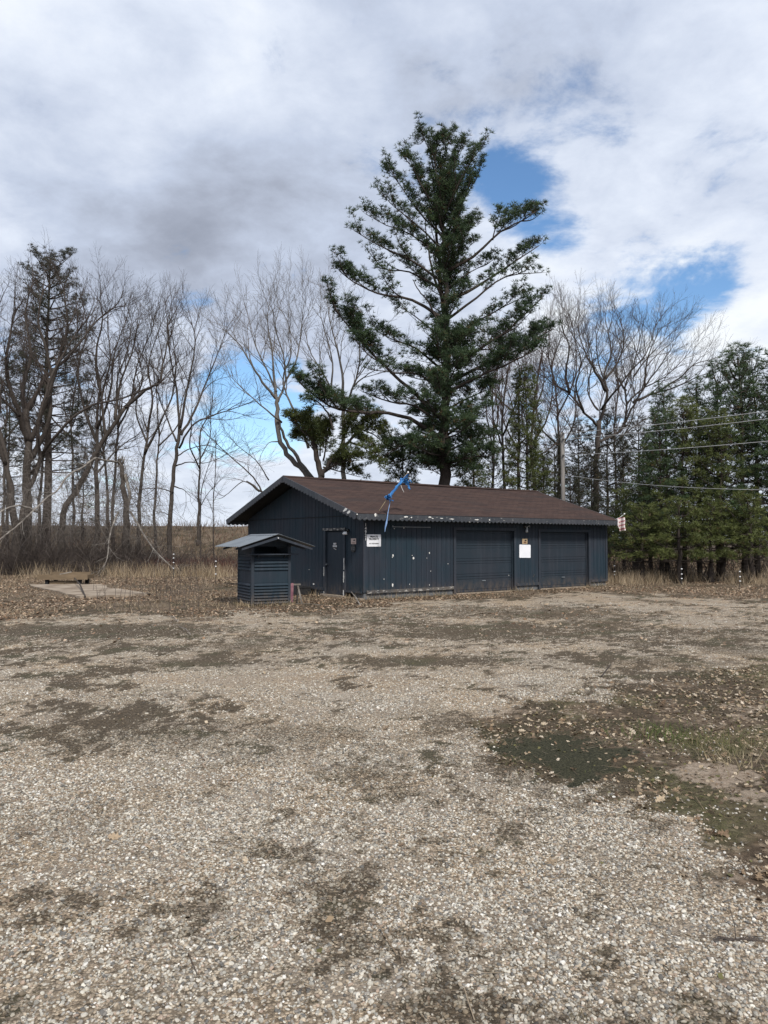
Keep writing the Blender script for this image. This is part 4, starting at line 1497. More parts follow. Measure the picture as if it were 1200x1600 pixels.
# ------------------------------------------------------------------ louvred kiosk in front of the gable
def kiosk():
    c = G(392.5, 948)
    rz = math.radians(29)
    e = empty('louvred_kiosk', (c.x, c.y, hz(c.x, c.y) - .02), rz)
    tag(e, 'small slate-grey louvred booth with corrugated gable roof before the garage', 'kiosk')
    W, D, H = 1.10, 1.15, 1.62
    ps = .075
    for (x, y) in ((0, 0), (W - ps, 0), (0, D - ps), (W - ps, D - ps)):
        MB().box(x, x + ps, y, y + ps, 0, H).build('corner_post', M_TRIM, e)
    shelf_z = 1.40
    # solid cladding core so nothing shows through
    MB().box(.05, W - .05, .045, D - .05, .03, shelf_z - .06).build('core', M_DARK, e)
    rails = [(.03, .08), (.63, .96), (1.31, shelf_z - .03)]
    def face(fn):
        for (z0, z1) in rails:
            fn('panel', z0, z1)
        for z0, z1, n in ((.08, .63, 7), (.96, 1.31, 4)):
            h = (z1 - z0) / n
            for k in range(n):
                fn('louvre_slat', z0 + k * h, z0 + (k + 1) * h)
    def front(kind, z0, z1):
        b = MB()
        if kind == 'panel':
            b.box(ps + .002, W - ps - .002, .012, .044, z0 + .002, z1 - .002)
        else:
            b.prism([(.040, z0 + .006), (-.022, z0 + .004), (-.026, z0 + .016), (.026, z1 + .002), (.040, z1 + .002)][::-1], lambda p, s: (ps + .004 if s == 0 else W - ps - .004, p[0], p[1]))
        b.build(kind, M_WALL, e)
    def left(kind, z0, z1):
        b = MB()
        if kind == 'panel':
            b.box(.012, .048, ps + .002, D - ps - .002, z0 + .002, z1 - .002)
        else:
            b.prism([(.046, z0 + .006), (-.022, z0 + .004), (-.026, z0 + .016), (.026, z1 + .002), (.046, z1 + .002)], lambda p, s: (p[0], ps + .004 if s == 0 else D - ps - .004, p[1]))
        b.build(kind, M_WALL, e)
    face(front)
    face(left)
    MB().box(.012, .048, ps + .002, D - ps - .002, shelf_z - .02, H - .03).build('side_panel', M_WALL, e)
    MB().box(W - .048, W - .012, ps + .002, D - ps - .002, .03, H - .03).build('side_panel', M_WALL, e)
    MB().box(ps + .002, W - ps - .002, D - .048, D - .012, .03, H - .03).build('back_panel', M_WALL, e)
    # counter shelf: boards running past the front
    MB().box(-.10, W + .14, -.17, -.045, shelf_z - .03, shelf_z).build('counter_board', M_TRIM, e)
    MB().box(-.06, W + .04, -.040, .30, shelf_z - .028, shelf_z + .002).build('counter_board', M_TRIM, e)
    for x in (.15, W - .2):
        MB().prism([(0, 0), (-.13, 0), (0, -.10)], lambda p, s: (x if s == 0 else x + .03, p[0] + .01, p[1] + shelf_z - .032)).build('shelf_bracket', M_TRIM, e)
    # top plates and gable trim
    zr, ze = 1.90, 1.585
    xc = W / 2
    y0, y1 = -.52, D + .52
    half = 1.00
    for y in (y0 + .04, 0.01, D - .06):
        for sgn in (-1, 1):
            b = MB()
            b.prism([(0, zr - .045), (sgn * half * .97, ze - .035), (sgn * half * .97, ze - .085), (0, zr - .115)][::sgn], lambda p, s: (xc + p[0], y + (0 if s == 0 else .035), p[1]))
            b.build('gable_trim', M_TRIM, e)
    b = MB()
    b.prism([(-.5, H - .03), (.5, H - .03), (.5, H + .06), (0, zr - .14), (-.5, H + .06)][::-1], lambda p, s: (xc + p[0], .05 if s == 0 else .075, p[1]))
    b.build('gable_panel', M_WALL, e)
    for x in (0, W - ps):
        MB().box(x, x + ps, y0 + .08, y1 - .08, H - .002, H + .06).build('roof_plate', M_TRIM, e)
    # corrugated sheets, ribs running down the slope
    for sgn in (-1, 1):
        b = MB()
        n = 96
        nd = 6
        Lr = y1 - y0
        for s in (0, 1):
            for i in range(n + 1):
                y = y0 + Lr * i / n
                rib = .012 * (1 if (i % 8) in (0, 1) else (0.5 if (i % 8) in (2, 7) else 0))
                for k in range(nd + 1):
                    t = k / nd
                    b.v.append((xc + sgn * half * 1.03 * t, y, zr + .01 + (ze - zr) * 1.03 * t + rib - (.006 if s else 0)))
        m1 = (n + 1) * (nd + 1)
        for i in range(n):
            for k in range(nd):
                a = i * (nd + 1) + k
                q = (a, a + 1, a + nd + 2, a + nd + 1)
                b.f.append(q if sgn < 0 else q[::-1])
                q = tuple(m1 + w for w in q)
                b.f.append(q[::-1] if sgn < 0 else q)
            for k in (0, nd):
                a = i * (nd + 1) + k
                b.f.append((a, a + nd + 1, m1 + a + nd + 1, m1 + a))
        for i in (0, n):
            for k in range(nd):
                a = i * (nd + 1) + k
                b.f.append((a, a + 1, m1 + a + 1, m1 + a))
        b.build('roof_sheet', M_METAL, e)
    b = MB()
    for sgn in (-1, 1):
        b.prism([(0, zr + .028), (sgn * .11, zr + .028 - .035), (sgn * .11, zr + .022 - .035), (0, zr + .02)][::-sgn], lambda p, s: (xc + p[0], y0 + .01 if s == 0 else y1 - .01, p[1]))
    b.build('ridge_cap', M_METAL, e)
    MB().tube([(xc, y0 + .035, zr - .09), (xc, y0 + .015, zr - .09)], [.02, .014], 8).build('white_bolt', M_WHITE, e, True)


kiosk()


def kiosk_side_things():
    # cloth hung over a short grey trestle beside the kiosk
    c = G(455, 943)
    z = hz(c.x, c.y)
    e = empty('trestle', (c.x, c.y, z), math.radians(25))
    tag(e, 'low weathered grey wooden trestle standing right of the louvred booth', 'trestle')
    MB().box(-.22, .26, -.04, .04, .50, .54).build('top_rail', M_PALEWOOD, e)
    for sx in (-.16, .18):
        for sy in (-1, 1):
            MB().tube([(sx, 0, .52), (sx + (.06 if sx > 0 else -.04), sy * .22, -.02)], [.024, .024], 4).build('leg', M_PALEWOOD, e)
    m = cloth_mat('faded_mauve_cloth', (.20, .09, .12), (.30, .16, .18))
    pinkm = cloth_mat('bright_pink_cloth', (.55, .12, .30), (.62, .22, .38))
    def drape(name, mat, f, nu=14, nv=16):
        verts, faces = [], []
        for s in (0, 1):
            for i in range(nu + 1):
                for j in range(nv + 1):
                    p = f(i / nu, j / nv)
                    verts.append((p[0], p[1] - s * .006, p[2] - s * .004))
        n1 = (nu + 1) * (nv + 1)
        for i in range(nu):
            for j in range(nv):
                a = i * (nv + 1) + j
                faces.append((a, a + 1, a + nv + 2, a + nv + 1))
                faces.append((n1 + a, n1 + a + nv + 1, n1 + a + nv + 2, n1 + a + 1))
        me = bpy.data.meshes.new(name)
        me.from_pydata(verts, [], faces)
        me.materials.append(mat)
        me.polygons.foreach_set('use_smooth', [True] * len(me.polygons))
        return me
    ce = empty('draped_cloth', (c.x, c.y, z), math.radians(25))
    tag(ce, 'faded mauve cloth hung over the low trestle, its pink end on the ground', 'cloth')
    obj_from('drop', drape('drop', m, lambda u, v: (-.20 + .25 * u - .10 * v, -.05 - .22 * v - .035 * math.sin(u * 14) * v, .552 - .50 * v + .012 * math.sin(u * 9))), ce)
    obj_from('top_fold', drape('top_fold', m, lambda u, v: (-.20 + .25 * u, -.05 + .11 * v, .552 + .006 * math.sin(u * 15))), ce)
    obj_from('trailing_end', drape('trailing_end', pinkm, lambda u, v: (-.28 - .28 * v + .10 * u, -.26 - .16 * v + .08 * u, .08 + .05 * math.sin(u * 6 + v * 5) + .08 * (1 - v))), ce)
    k = G(470, 929)
    b = empty('plastic_crate', (k.x, k.y, hz(k.x, k.y)), math.radians(37))
    tag(b, 'low black plastic crate behind the trestle against the gable wall', 'crate')
    for x0, x1, y0, y1 in ((-.25, .25, -.2, -.17), (-.25, .25, .17, .2), (-.25, -.22, -.168, .168), (.22, .25, -.168, .168)):
        MB().box(x0, x1, y0, y1, 0, .26).build('side', M_BLACK, b)
    MB().box(-.218, .218, -.168, .168, .005, .02).build('bottom', M_BLACK, b)
    MB().box(-.27, .27, -.22, -.202, .22, .25).build('rim', M_BLACK, b)
    # pale stick leaning at the wall
    for px0, py0, px1, py1, lab in ((549, 925, 563, 946, 'pale stick leaning on the gable wall right of the side door'),):
        a = BM @ on_plane(px0, py0, 0, -.045)
        g = G(px1, py1)
        g.z = hz(g.x, g.y)
        mid = (a + g) / 2 + Vector((.01, 0, .02))
        tag(MB().tube([a, mid, g], [.014, .018, .02], 6).build('leaning_stick', M_PALEWOOD), lab, 'stick')
    # bent stalks before the pier between the garage doors
    a = BM @ on_plane(835, 898, 1, -.05)
    g = G(822, 921)
    tag(MB().tube([a, (a + g) / 2 + Vector((0, 0, .03)), g], [.010, .012, .014], 5).build('dead_stalk', M_PALEWOOD), 'pale dead stalk leaning at the foot of the wall between overhead doors', 'stalk')
    r = random.Random(9)
    b = MB()
    base = G(822, 920)
    for k in range(60):
        an = r.uniform(0, 6.28)
        l = r.uniform(.2, .6)
        p0 = base + Vector((r.uniform(-.35, .35), r.uniform(-.15, .15), 0))
        p2 = p0 + Vector((math.cos(an) * l, math.sin(an) * l * .4 - .05, r.uniform(.02, .28)))
        p1 = (p0 + p2) / 2 + Vector((0, 0, .16))
        b.tube([p0, p1, p2], [.006, .005, .002], 3, False)
    tag(b.build('dead_grass_clump', M_PALEWOOD), 'pale tangle of dead grass at the foot of the wall between overhead doors', 'grass clump')


kiosk_side_things()


def platform():
    a, b_ = G(60, 911), G(136, 911)
    Y = 29.5
    p0, p1 = P(58, 905, Y), P(137, 905, Y)
    z0 = hz((p0.x + p1.x) / 2, Y)
    e = empty('plank_platform', ((p0.x + p1.x) / 2, Y, z0))
    tag(e, 'low tan lumber platform on blocks behind the concrete pad', 'platform')
    W = (p1.x - p0.x) / 2
    MB().box(-W, W, -.02, .03, .20, .40).build('front_board', M_TANWOOD, e)
    MB().box(-W + .12, W - .28, 1.02, 1.06, .22, .46).build('back_board', M_TANWOOD, e)
    for s in (-1, 1):
        MB().box(s * (W - .14) - .02, s * (W - .14) + .02, .035, 1.015, .22, .38).build('side_board', M_TANWOOD, e)
    for k in range(5):
        MB().box(-W + .20, W - .2, .06 + k * .19, .22 + k * .19, .33 + .004 * (k % 2), .36 + .004 * (k % 2)).build('deck_plank', M_TANWOOD, e)
    for x in (-W + .28, W - .42):
        MB().box(x, x + .12, .06, .2, -.05, .198).build('support_block', M_DARK, e)
        MB().box(x, x + .12, .8, .95, -.05, .218).build('support_block', M_DARK, e)
    MB().box(-W + .44, -W + 1.02, .10, .14, -.03, .16).build('kick_board', M_TANWOOD, e)
    MB().box(-W + 1.05, W - .48, .11, .15, -.03, .16).build('kick_board', M_TANWOOD, e)
    o = MB().box(-.22, .22, -.03, .03, 0, .03, Matrix.Translation((p0.x + .98, Y + .3, z0 + .43)) @ Matrix.Rotation(.5, 4, 'Z') @ Matrix.Rotation(-.2, 4, 'Y')).build('loose_board', M_PALEWOOD)
    tag(o, 'short pale board lying loose on the plank platform', 'board')
    g0, g1 = G(133, 934), G(116, 914)
    g0.z, g1.z = hz(g0.x, g0.y) + .05, hz(g1.x, g1.y) + .28
    tag(MB().tube([g0, (g0 + g1) / 2 + Vector((.03, 0, .05)), g1], [.03, .025, .015], 6).build('fallen_branch', M_BARK), 'dark crooked branch lying across the concrete pad', 'branch')


platform()


def fence_posts():
    spots = [(337, 912, 868, (877, 885, 897), 'thin black electric-fence post left of the louvred booth'),
             (271, 905, 862, (866, 872, 879, 888), 'thin fence post with white insulators before the slender bare tree'),
             (1065, 914, 884, (889, 897, 904), 'thin fence post with white insulators in dry grass, middle of the pine row'),
             (1156, 917, 888, (893, 901, 908), 'thin fence post with white insulators in dry grass near the right edge'),
             (960, 910, 876, (884, 893, 898), 'thin fence post with white insulators just right of the garage')]
    for px, pb, pt, ins, lab in spots:
        g = G(px, pb)
        Y = g.y
        zb = hz(g.x, Y)
        e = empty('fence_post', (g.x, Y, zb))
        tag(e, lab, 'fence post', 'electric fence posts')
        zt = P(px, pt, Y).z - zb
        MB().tube([(0, 0, -.15), (.01, 0, zt)], [.013, .012], 6).build('rod', M_BLACK, e)
        for py in ins:
            zi = P(px, py, Y).z - zb
            MB().tube([(-.03, -.02, zi), (.0, -.02, zi), (.035, -.02, zi)], [.014, .024, .013], 8).build('insulator', M_WHITE, e, True)


fence_posts()


def utility_line():
    Y = 36.0
    base = P(880.5, 846, Y)
    e = empty('utility_pole', (base.x, Y, hz(base.x, Y)))
    top = P(880.5, 676, Y).z
    tag(e, 'weathered grey utility pole rising behind the right end of the roof', 'utility pole')
    MB().tube([(0, 0, -.3), (0, 0, top * .5), (0, 0, top)], [.115, .105, .095], 12).build('pole', M_GREYWOOD, e, True)
    heights = []
    for py in (678, 687, 712):
        z = P(880.5, py, Y).z - e.location.z
        heights.append(z)
        MB().tube([(0, -.14, z), (0, -.2, z)], [.05, .035], 8).build('insulator', M_BLACK, e, True)
    ends = [(1200, 643, 27), (1200, 655, 27), (1200, 690, 27.5)]
    labs = ['topmost overhead wire running right from the utility pole', 'second overhead wire from the top, right of the utility pole', 'lowest of the three overhead wires right of the utility pole']
    for z, (px, py, Ye), lab in zip(heights, ends, labs):
        a = Vector((base.x, Y - .2, z + e.location.z))
        b_ = P(px, py, Ye)
        far = b_ + (b_ - a) * 1.2
        pts = []
        for k in range(31):
            t = k / 30
            p = a.lerp(far, t)
            p.z -= .25 * 4 * t * (1 - t)
            pts.append(p)
        # sag is taken out at the frame edge by lifting the far end
        lift = b_.z - min(pts, key=lambda q: abs(q.x - b_.x)).z
        pts = [p + Vector((0, 0, lift * k / 13.6)) for k, p in enumerate(pts)]
        tag(MB().tube(pts, [.0125] * len(pts), 5).build('power_wire', M_WIRE), lab, 'wire', 'overhead wires')
    a, m_, b_ = P(880, 741, 36), P(1020, 766, 31), P(1260, 766, 26)
    pts = [a.lerp(b_, k / 20) for k in range(21)]
    for k in range(21):
        t = k / 20
        pts[k] = a * (1 - t) ** 2 + m_ * 2 * t * (1 - t) + b_ * t * t
    tag(MB().tube(pts, [.009] * 21, 5).build('power_wire', M_WIRE), 'low sagging cable crossing before the pine row', 'wire', 'overhead wires')
    q = P(830.5, 770, 42)
    o = MB().tube([(0, 0, 0), (0, 0, P(830.5, 733, 42).z - hz(q.x, 42))], [.05, .045], 8).build('vent_pipe', M_PIPE, loc=(q.x, 42, hz(q.x, 42)))
    tag(o, 'thin pale metal pipe standing behind the roof left of the utility pole', 'pipe')


utility_line()

# ------------------------------------------------------------------ bare trees
class Tree:
    """collects trunk / crown tubes in world space, then re-bases them on the tree's foot."""

    def __init__(s, seed):
        s.r = random.Random(seed)
        s.trunk, s.crown = MB(), MB()

    def limb(s, pts, r0, r1, sides=None, where=None, sub=4):
        """smooth (Catmull-Rom) limb through pts"""
        pts = [Vector(p) for p in pts]
        out = []
        n = len(pts)
        for k in range(n - 1):
            p0, p1, p2, p3 = pts[max(k - 1, 0)], pts[k], pts[k + 1], pts[min(k + 2, n - 1)]
            for q in range(sub):
                t = q / sub
                out.append(.5 * ((2 * p1) + (p2 - p0) * t + (2 * p0 - 5 * p1 + 4 * p2 - p3) * t * t + (3 * p1 - p0 - 3 * p2 + p3) * t ** 3))
        out.append(pts[-1])
        L = [0]
        for a, b in zip(out, out[1:]):
            L.append(L[-1] + (b - a).length)
        tot = L[-1] or 1
        rad = [r0 + (r1 - r0) * (l / tot) ** .8 for l in L]
        for k in range(1, len(out) - 1):
            w = min(.09, rad[k] * .55)
            out[k] = out[k] + Vector((s.r.uniform(-w, w), s.r.uniform(-w, w), s.r.uniform(-w, w)))
        if sides is None:
            sides = 9 if r0 > .15 else (7 if r0 > .08 else 5)
        (where or s.trunk).tube(out, rad, sides)
        return out, rad, tot

    def sprout(s, path, rad, tot, cfg, level=1, t0=.25):
        """children along a limb; cfg: list of (count per metre, length factor, angle) per level"""
        if level > len(cfg):
            return
        dens, lmin, lmax, ang, up, rr = cfg[level - 1]
        n = max(2, int(tot * (1 - t0) * dens + s.r.random()))
        m = len(path) - 1
        r = s.r
        for k in range(n):
            t = t0 + (1 - t0) * (k + r.random()) / n
            f = t * m
            i = min(int(f), m - 1)
            p = path[i].lerp(path[i + 1], f - i)
            d = (path[i + 1] - path[i]).normalized()
            rp = rad[i] + (rad[i + 1] - rad[i]) * (f - i)
            a = ang * r.uniform(.6, 1.3)
            ax = d.orthogonal().normalized()
            ax = Matrix.Rotation(r.uniform(0, 6.283), 3, d) @ ax
            cd = (Matrix.Rotation(a, 3, ax) @ d)
            cd = (cd + Vector((0, 0, up))).normalized()
            ln = r.uniform(lmin, lmax) * (1 - .35 * t)
            s.branch(p, cd, ln, min(rp * .75, rr * r.uniform(.7, 1.2)), level, cfg, up)
        # the leading end keeps forking
        if level <= len(cfg):
            d = (path[-1] - path[-2]).normalized()
            for k in range(2):
                cd = (d + Vector((r.uniform(-.4, .4), r.uniform(-.4, .4), r.uniform(-.1, .4)))).normalized()
                s.branch(path[-1], cd, r.uniform(lmin, lmax) * .8, rad[-1], level, cfg, up)

    def branch(s, p, d, ln, r0, level, cfg, up):
        r = s.r
        nseg = 4 if level <= 1 else (3 if level == 2 else 2)
        pts = [Vector(p)]
        wob = .24
        for k in range(nseg):
            d = (d + Vector((r.uniform(-wob, wob), r.uniform(-wob, wob), r.uniform(-wob, wob) + up * .35))).normalized()
            pts.append(pts[-1] + d * (ln / nseg))
        r1 = max(.0035, r0 * .35)
        rad = [r0 + (r1 - r0) * k / nseg for k in range(nseg + 1)]
        s.crown.tube(pts, rad, 5 if r0 > .03 else 3, False)
        if level < len(cfg):
            s.sprout(pts, rad, ln, cfg, level + 1, .15)

    def finish(s, name, base, label, cat, mats, group=None):
        e = empty(name, tuple(base))
        tag(e, label, cat, group)
        for b, nm, m in ((s.trunk, 'trunk', mats[0]), (s.crown, 'crown', mats[1])):
            if not b.v: continue
            b.v = [(x - base[0], y - base[1], z - base[2]) for x, y, z in b.v]
            b.build(nm, m, e, True)
        return e


CFG = [(1.9, 1.3, 3.0, .75, .16, .034), (3.0, .6, 1.5, .78, .10, .0145), (5.0, .3, .8, .70, .06, .0095)]
CFG_FINE = [(2.1, 1.1, 2.7, .68, .18, .030), (3.1, .6, 1.4, .72, .11, .013), (5.0, .3, .8, .66, .06, .009)]


def px_tree(name, label, Y, limbs, seed, mats, cfg=CFG, foot=None, group='bare deciduous trees', sprout_t=.3, squash=.14, thin=.8):
    """limbs: (r0, r1, [(px, py, dY)...], sprout?)"""
    T = Tree(seed)
    fx, fy = foot if foot else limbs[0][2][0][:2]
    b = P(fx, 846, Y)
    base = Vector((b.x, Y, hz(b.x, Y)))
    for k, L in enumerate(limbs):
        r0, r1, pp = L[0], L[1], L[2]
        r0, r1 = r0 * thin, r1 * thin
        pts = [P(q[0], q[1] + squash * max(0, 640 - q[1]), Y + (q[2] if len(q) > 2 else 0)) for q in pp]
        if k == 0:
            pts = [base - Vector((0, 0, .25))] + [p for p in pts if p.z > base.z + .5]
        path, rad, tot = T.limb(pts, r0, r1)
        st = L[3] if len(L) > 3 else sprout_t
        if st is not None:
            T.sprout(path, rad, tot, cfg, 1, st)
    # root flare
    r0 = limbs[0][0] * thin
    T.trunk.tube([base - Vector((0, 0, .3)), base + Vector((0, 0, .12)), base + Vector((0, 0, .5))], [r0 * 1.7, r0 * 1.3, r0], 9)
    return T.finish(name, base, label, 'tree', mats, group)


GB = (M_BARK, M_TWIG)
GP = (M_BARK_PALE, M_TWIG_PALE)

px_tree('bare_tree', 'massive many-stemmed bare tree at the left edge before the tall pine', 42, [
    (.42, .20, [(40, 868, 0), (42, 780, 0), (44, 710, 0), (42, 640, 0)], .7),
    (.22, .05, [(43, 690, 0), (28, 640, -1), (14, 596, -1.5), (10, 540, -2), (22, 470, -2)]),
    (.22, .04, [(42, 660, 0), (36, 600, 1), (48, 540, 1.5), (40, 470, 2), (48, 420, 2)]),
    (.20, .04, [(46, 690, 0), (70, 630, -.5), (90, 560, -1), (105, 490, -1.5), (100, 425, -2)]),
    (.16, .04, [(44, 640, 0), (70, 585, 1), (110, 540, 1), (150, 480, 2), (178, 455, 2)]),
    (.20, .05, [(46, 720, 0), (75, 660, 0), (78, 560, -.5), (60, 480, -1), (66, 430, -1)]),
    (.12, .03, [(30, 650, -1), (-10, 600, -2), (-40, 540, -2)]),
    (.14, .04, [(50, 740, 0), (80, 690, -2), (130, 640, -3), (190, 620, -3), (250, 592, -3)], .35),
], 1, GB)
px_tree('bare_tree', 'dark double-trunk bare tree with a stem leaning left at the left edge', 40, [
    (.30, .14, [(25, 880, 0), (20, 780, 0), (8, 720, 0), (-6, 660, 0)], .6),
    (.16, .04, [(10, 730, 0), (-10, 650, -1), (-20, 560, -1), (-10, 470, -1)]),
    (.20, .05, [(26, 850, 0), (38, 780, .5), (60, 730, .5), (62, 650, 0), (85, 570, 0), (120, 500, 0)]),
], 2, GB)
px_tree('bare_tree', 'bare tree whose heavy limb leans up to the right beside the broken snag', 43, [
    (.27, .13, [(95, 868, 0), (100, 805, 0), (125, 755, 0), (161, 689, 0), (196, 636, 0)], .55),
    (.15, .04, [(196, 636, 0), (228, 605, -.5), (248, 590, -1), (254, 560, -1), (262, 515, -1)]),
    (.13, .03, [(180, 655, 0), (186, 600, 1), (205, 540, 1), (215, 490, 1)]),
    (.12, .03, [(165, 685, 0), (160, 620, 0), (172, 550, -1), (168, 490, -1)]),
], 3, GB)
px_tree('bare_tree', 'straight dark bare tree left of the broken snag', 45, [
    (.26, .08, [(150, 870, 0), (151, 790, 0), (150, 720, 0), (152, 660, 0), (156, 590, 0)], .45),
    (.13, .03, [(151, 690, 0), (130, 630, 1), (122, 570, 1), (135, 500, 1), (130, 450, 1)]),
    (.12, .03, [(152, 670, 0), (172, 610, -1), (178, 540, -1), (196, 480, -1)]),
    (.09, .03, [(150, 740, 0), (185, 700, 1), (215, 680, 2)]),
    (.12, .03, [(155, 600, 0), (150, 540, 0), (160, 480, 0), (156, 440, 0)]),
], 4, GB)
px_tree('bare_tree', 'thin bare tree just right of the broken snag', 46, [
    (.17, .07, [(178, 870, 0), (176, 800, 0), (180, 720, 0), (186, 650, 0)], .5),
    (.09, .025, [(186, 650, 0), (182, 590, 0), (200, 530, 1), (205, 480, 1)]),
    (.09, .025, [(184, 670, 0), (205, 620, -1), (214, 560, -1), (236, 500, -1), (240, 478, -1)]),
], 5, GB, CFG_FINE)
px_tree('bare_tree', 'leaning bare tree between the broken snag and the slender tree', 44, [
    (.19, .08, [(216, 870, 0), (217, 808, 0), (222, 740, 0), (231, 675, 0)], .5),
    (.10, .025, [(231, 675, 0), (238, 620, 0), (232, 560, 1), (250, 490, 1)]),
    (.10, .025, [(226, 710, 0), (250, 660, -1), (268, 620, -1), (275, 560, -1), (268, 500, -1)]),
    (.08, .025, [(229, 690, 0), (212, 640, 1), (222, 580, 1), (210, 520, 1)]),
], 6, GB, CFG_FINE)
px_tree('bare_tree', 'slender bare tree with a fan-shaped crown left of the garage', 43, [
    (.20, .11, [(267, 880, 0), (267, 800, 0), (272, 740, 0), (277, 700, 0), (281, 665, 0)], None),
    (.11, .03, [(280, 680, 0), (278, 620, 0), (268, 560, 0), (262, 500, 0), (266, 478, 0)], .25),
    (.11, .03, [(281, 670, 0), (290, 610, -.5), (300, 560, -1), (305, 510, -1), (300, 485, -1)], .25),
    (.10, .025, [(283, 680, 0), (305, 640, .5), (322, 590, 1), (340, 540, 1), (352, 500, 1)], .25),
    (.09, .025, [(280, 700, 0), (300, 665, -1), (330, 650, -1), (360, 640, -1), (385, 630, -1)], .3),
    (.08, .02, [(276, 690, 0), (258, 645, 1), (244, 600, 1), (236, 540, 1)], .3),
    (.06, .015, [(275, 728, 0), (295, 722, -1), (318, 724, -1), (345, 715, -1)], .3),
    (.06, .015, [(272, 760, 0), (288, 766, 1), (297, 775, 1)], .3),
    (.05, .015, [(278, 712, 0), (300, 700, 1), (330, 697, 1), (372, 720, 1)], .4),
    (.05, .015, [(271, 770, 0), (250, 763, -1), (215, 764, -1), (190, 762, -1)], .4),
    (.04, .012, [(268, 810, 0), (255, 800, 0), (236, 806, 0)], .4),
], 7, GB, CFG_FINE)
px_tree('bare_tree', 'pale curved twin-trunk bare tree rising behind the left roof ridge', 38, [
    (.26, .12, [(520, 868, 0), (500, 780, 0), (480, 742, 0), (454, 718, 0), (436, 682, 0), (433, 637, 0), (431, 612, 0)], None),
    (.17, .06, [(492, 752, .5), (470, 722, .8), (448, 690, .8), (436, 660, .3), (433, 635, 0)], None),
    (.10, .02, [(431, 618, 0), (410, 585, -.5), (390, 545, -1), (372, 510, -1), (350, 485, -1)], .3),
    (.10, .02, [(431, 612, 0), (428, 570, .3), (424, 519, .5), (418, 470, .5), (420, 440, .5)], .25),
    (.08, .02, [(432, 605, 0), (416, 560, 1), (398, 510, 1.5), (388, 460, 2)], .3),
    (.09, .02, [(434, 625, 0), (446, 580, .5), (442, 530, 1), (430, 480, 1), (436, 445, 1)], .25),
    (.10, .02, [(482, 700, 0), (470, 660, 0), (452, 622, 0), (442, 580, 0), (455, 530, -.5), (450, 470, -.5)], .4),
    (.07, .015, [(440, 660, 0), (415, 640, -1), (380, 600, -1), (360, 575, -1)], .35),
    (.07, .015, [(448, 580, .3), (464, 540, .3), (470, 490, .5), (474, 440, .5)], .3),
    (.05, .012, [(436, 690, 0), (420, 692, -1), (408, 710, -1)], .5),
], 8, GP, CFG_FINE, squash=.2)
px_tree('bare_tree', 'bare tree with upright grey limbs behind the left side of the great pine', 41, [
    (.24, .12, [(540, 868, 0), (538, 760, 0), (536, 680, 0), (536, 626, 0)], None),
    (.12, .02, [(536, 630, 0), (535, 570, 0), (524, 510, 0), (516, 470, 0), (511, 432, 0)], .2),
    (.10, .02, [(536, 640, 0), (518, 600, 1), (500, 560, 1), (484, 525, 1), (478, 490, 1)], .25),
    (.10, .02, [(537, 640, 0), (550, 600, -1), (560, 560, -1), (562, 510, -1), (556, 470, -1)], .25),
    (.07, .015, [(552, 595, -1), (570, 575, -1), (592, 560, -1)], .3),
    (.08, .02, [(517, 600, 1), (520, 550, 1.5), (508, 490, 2), (500, 450, 2)], .25),
], 9, GP, CFG_FINE, squash=.2)
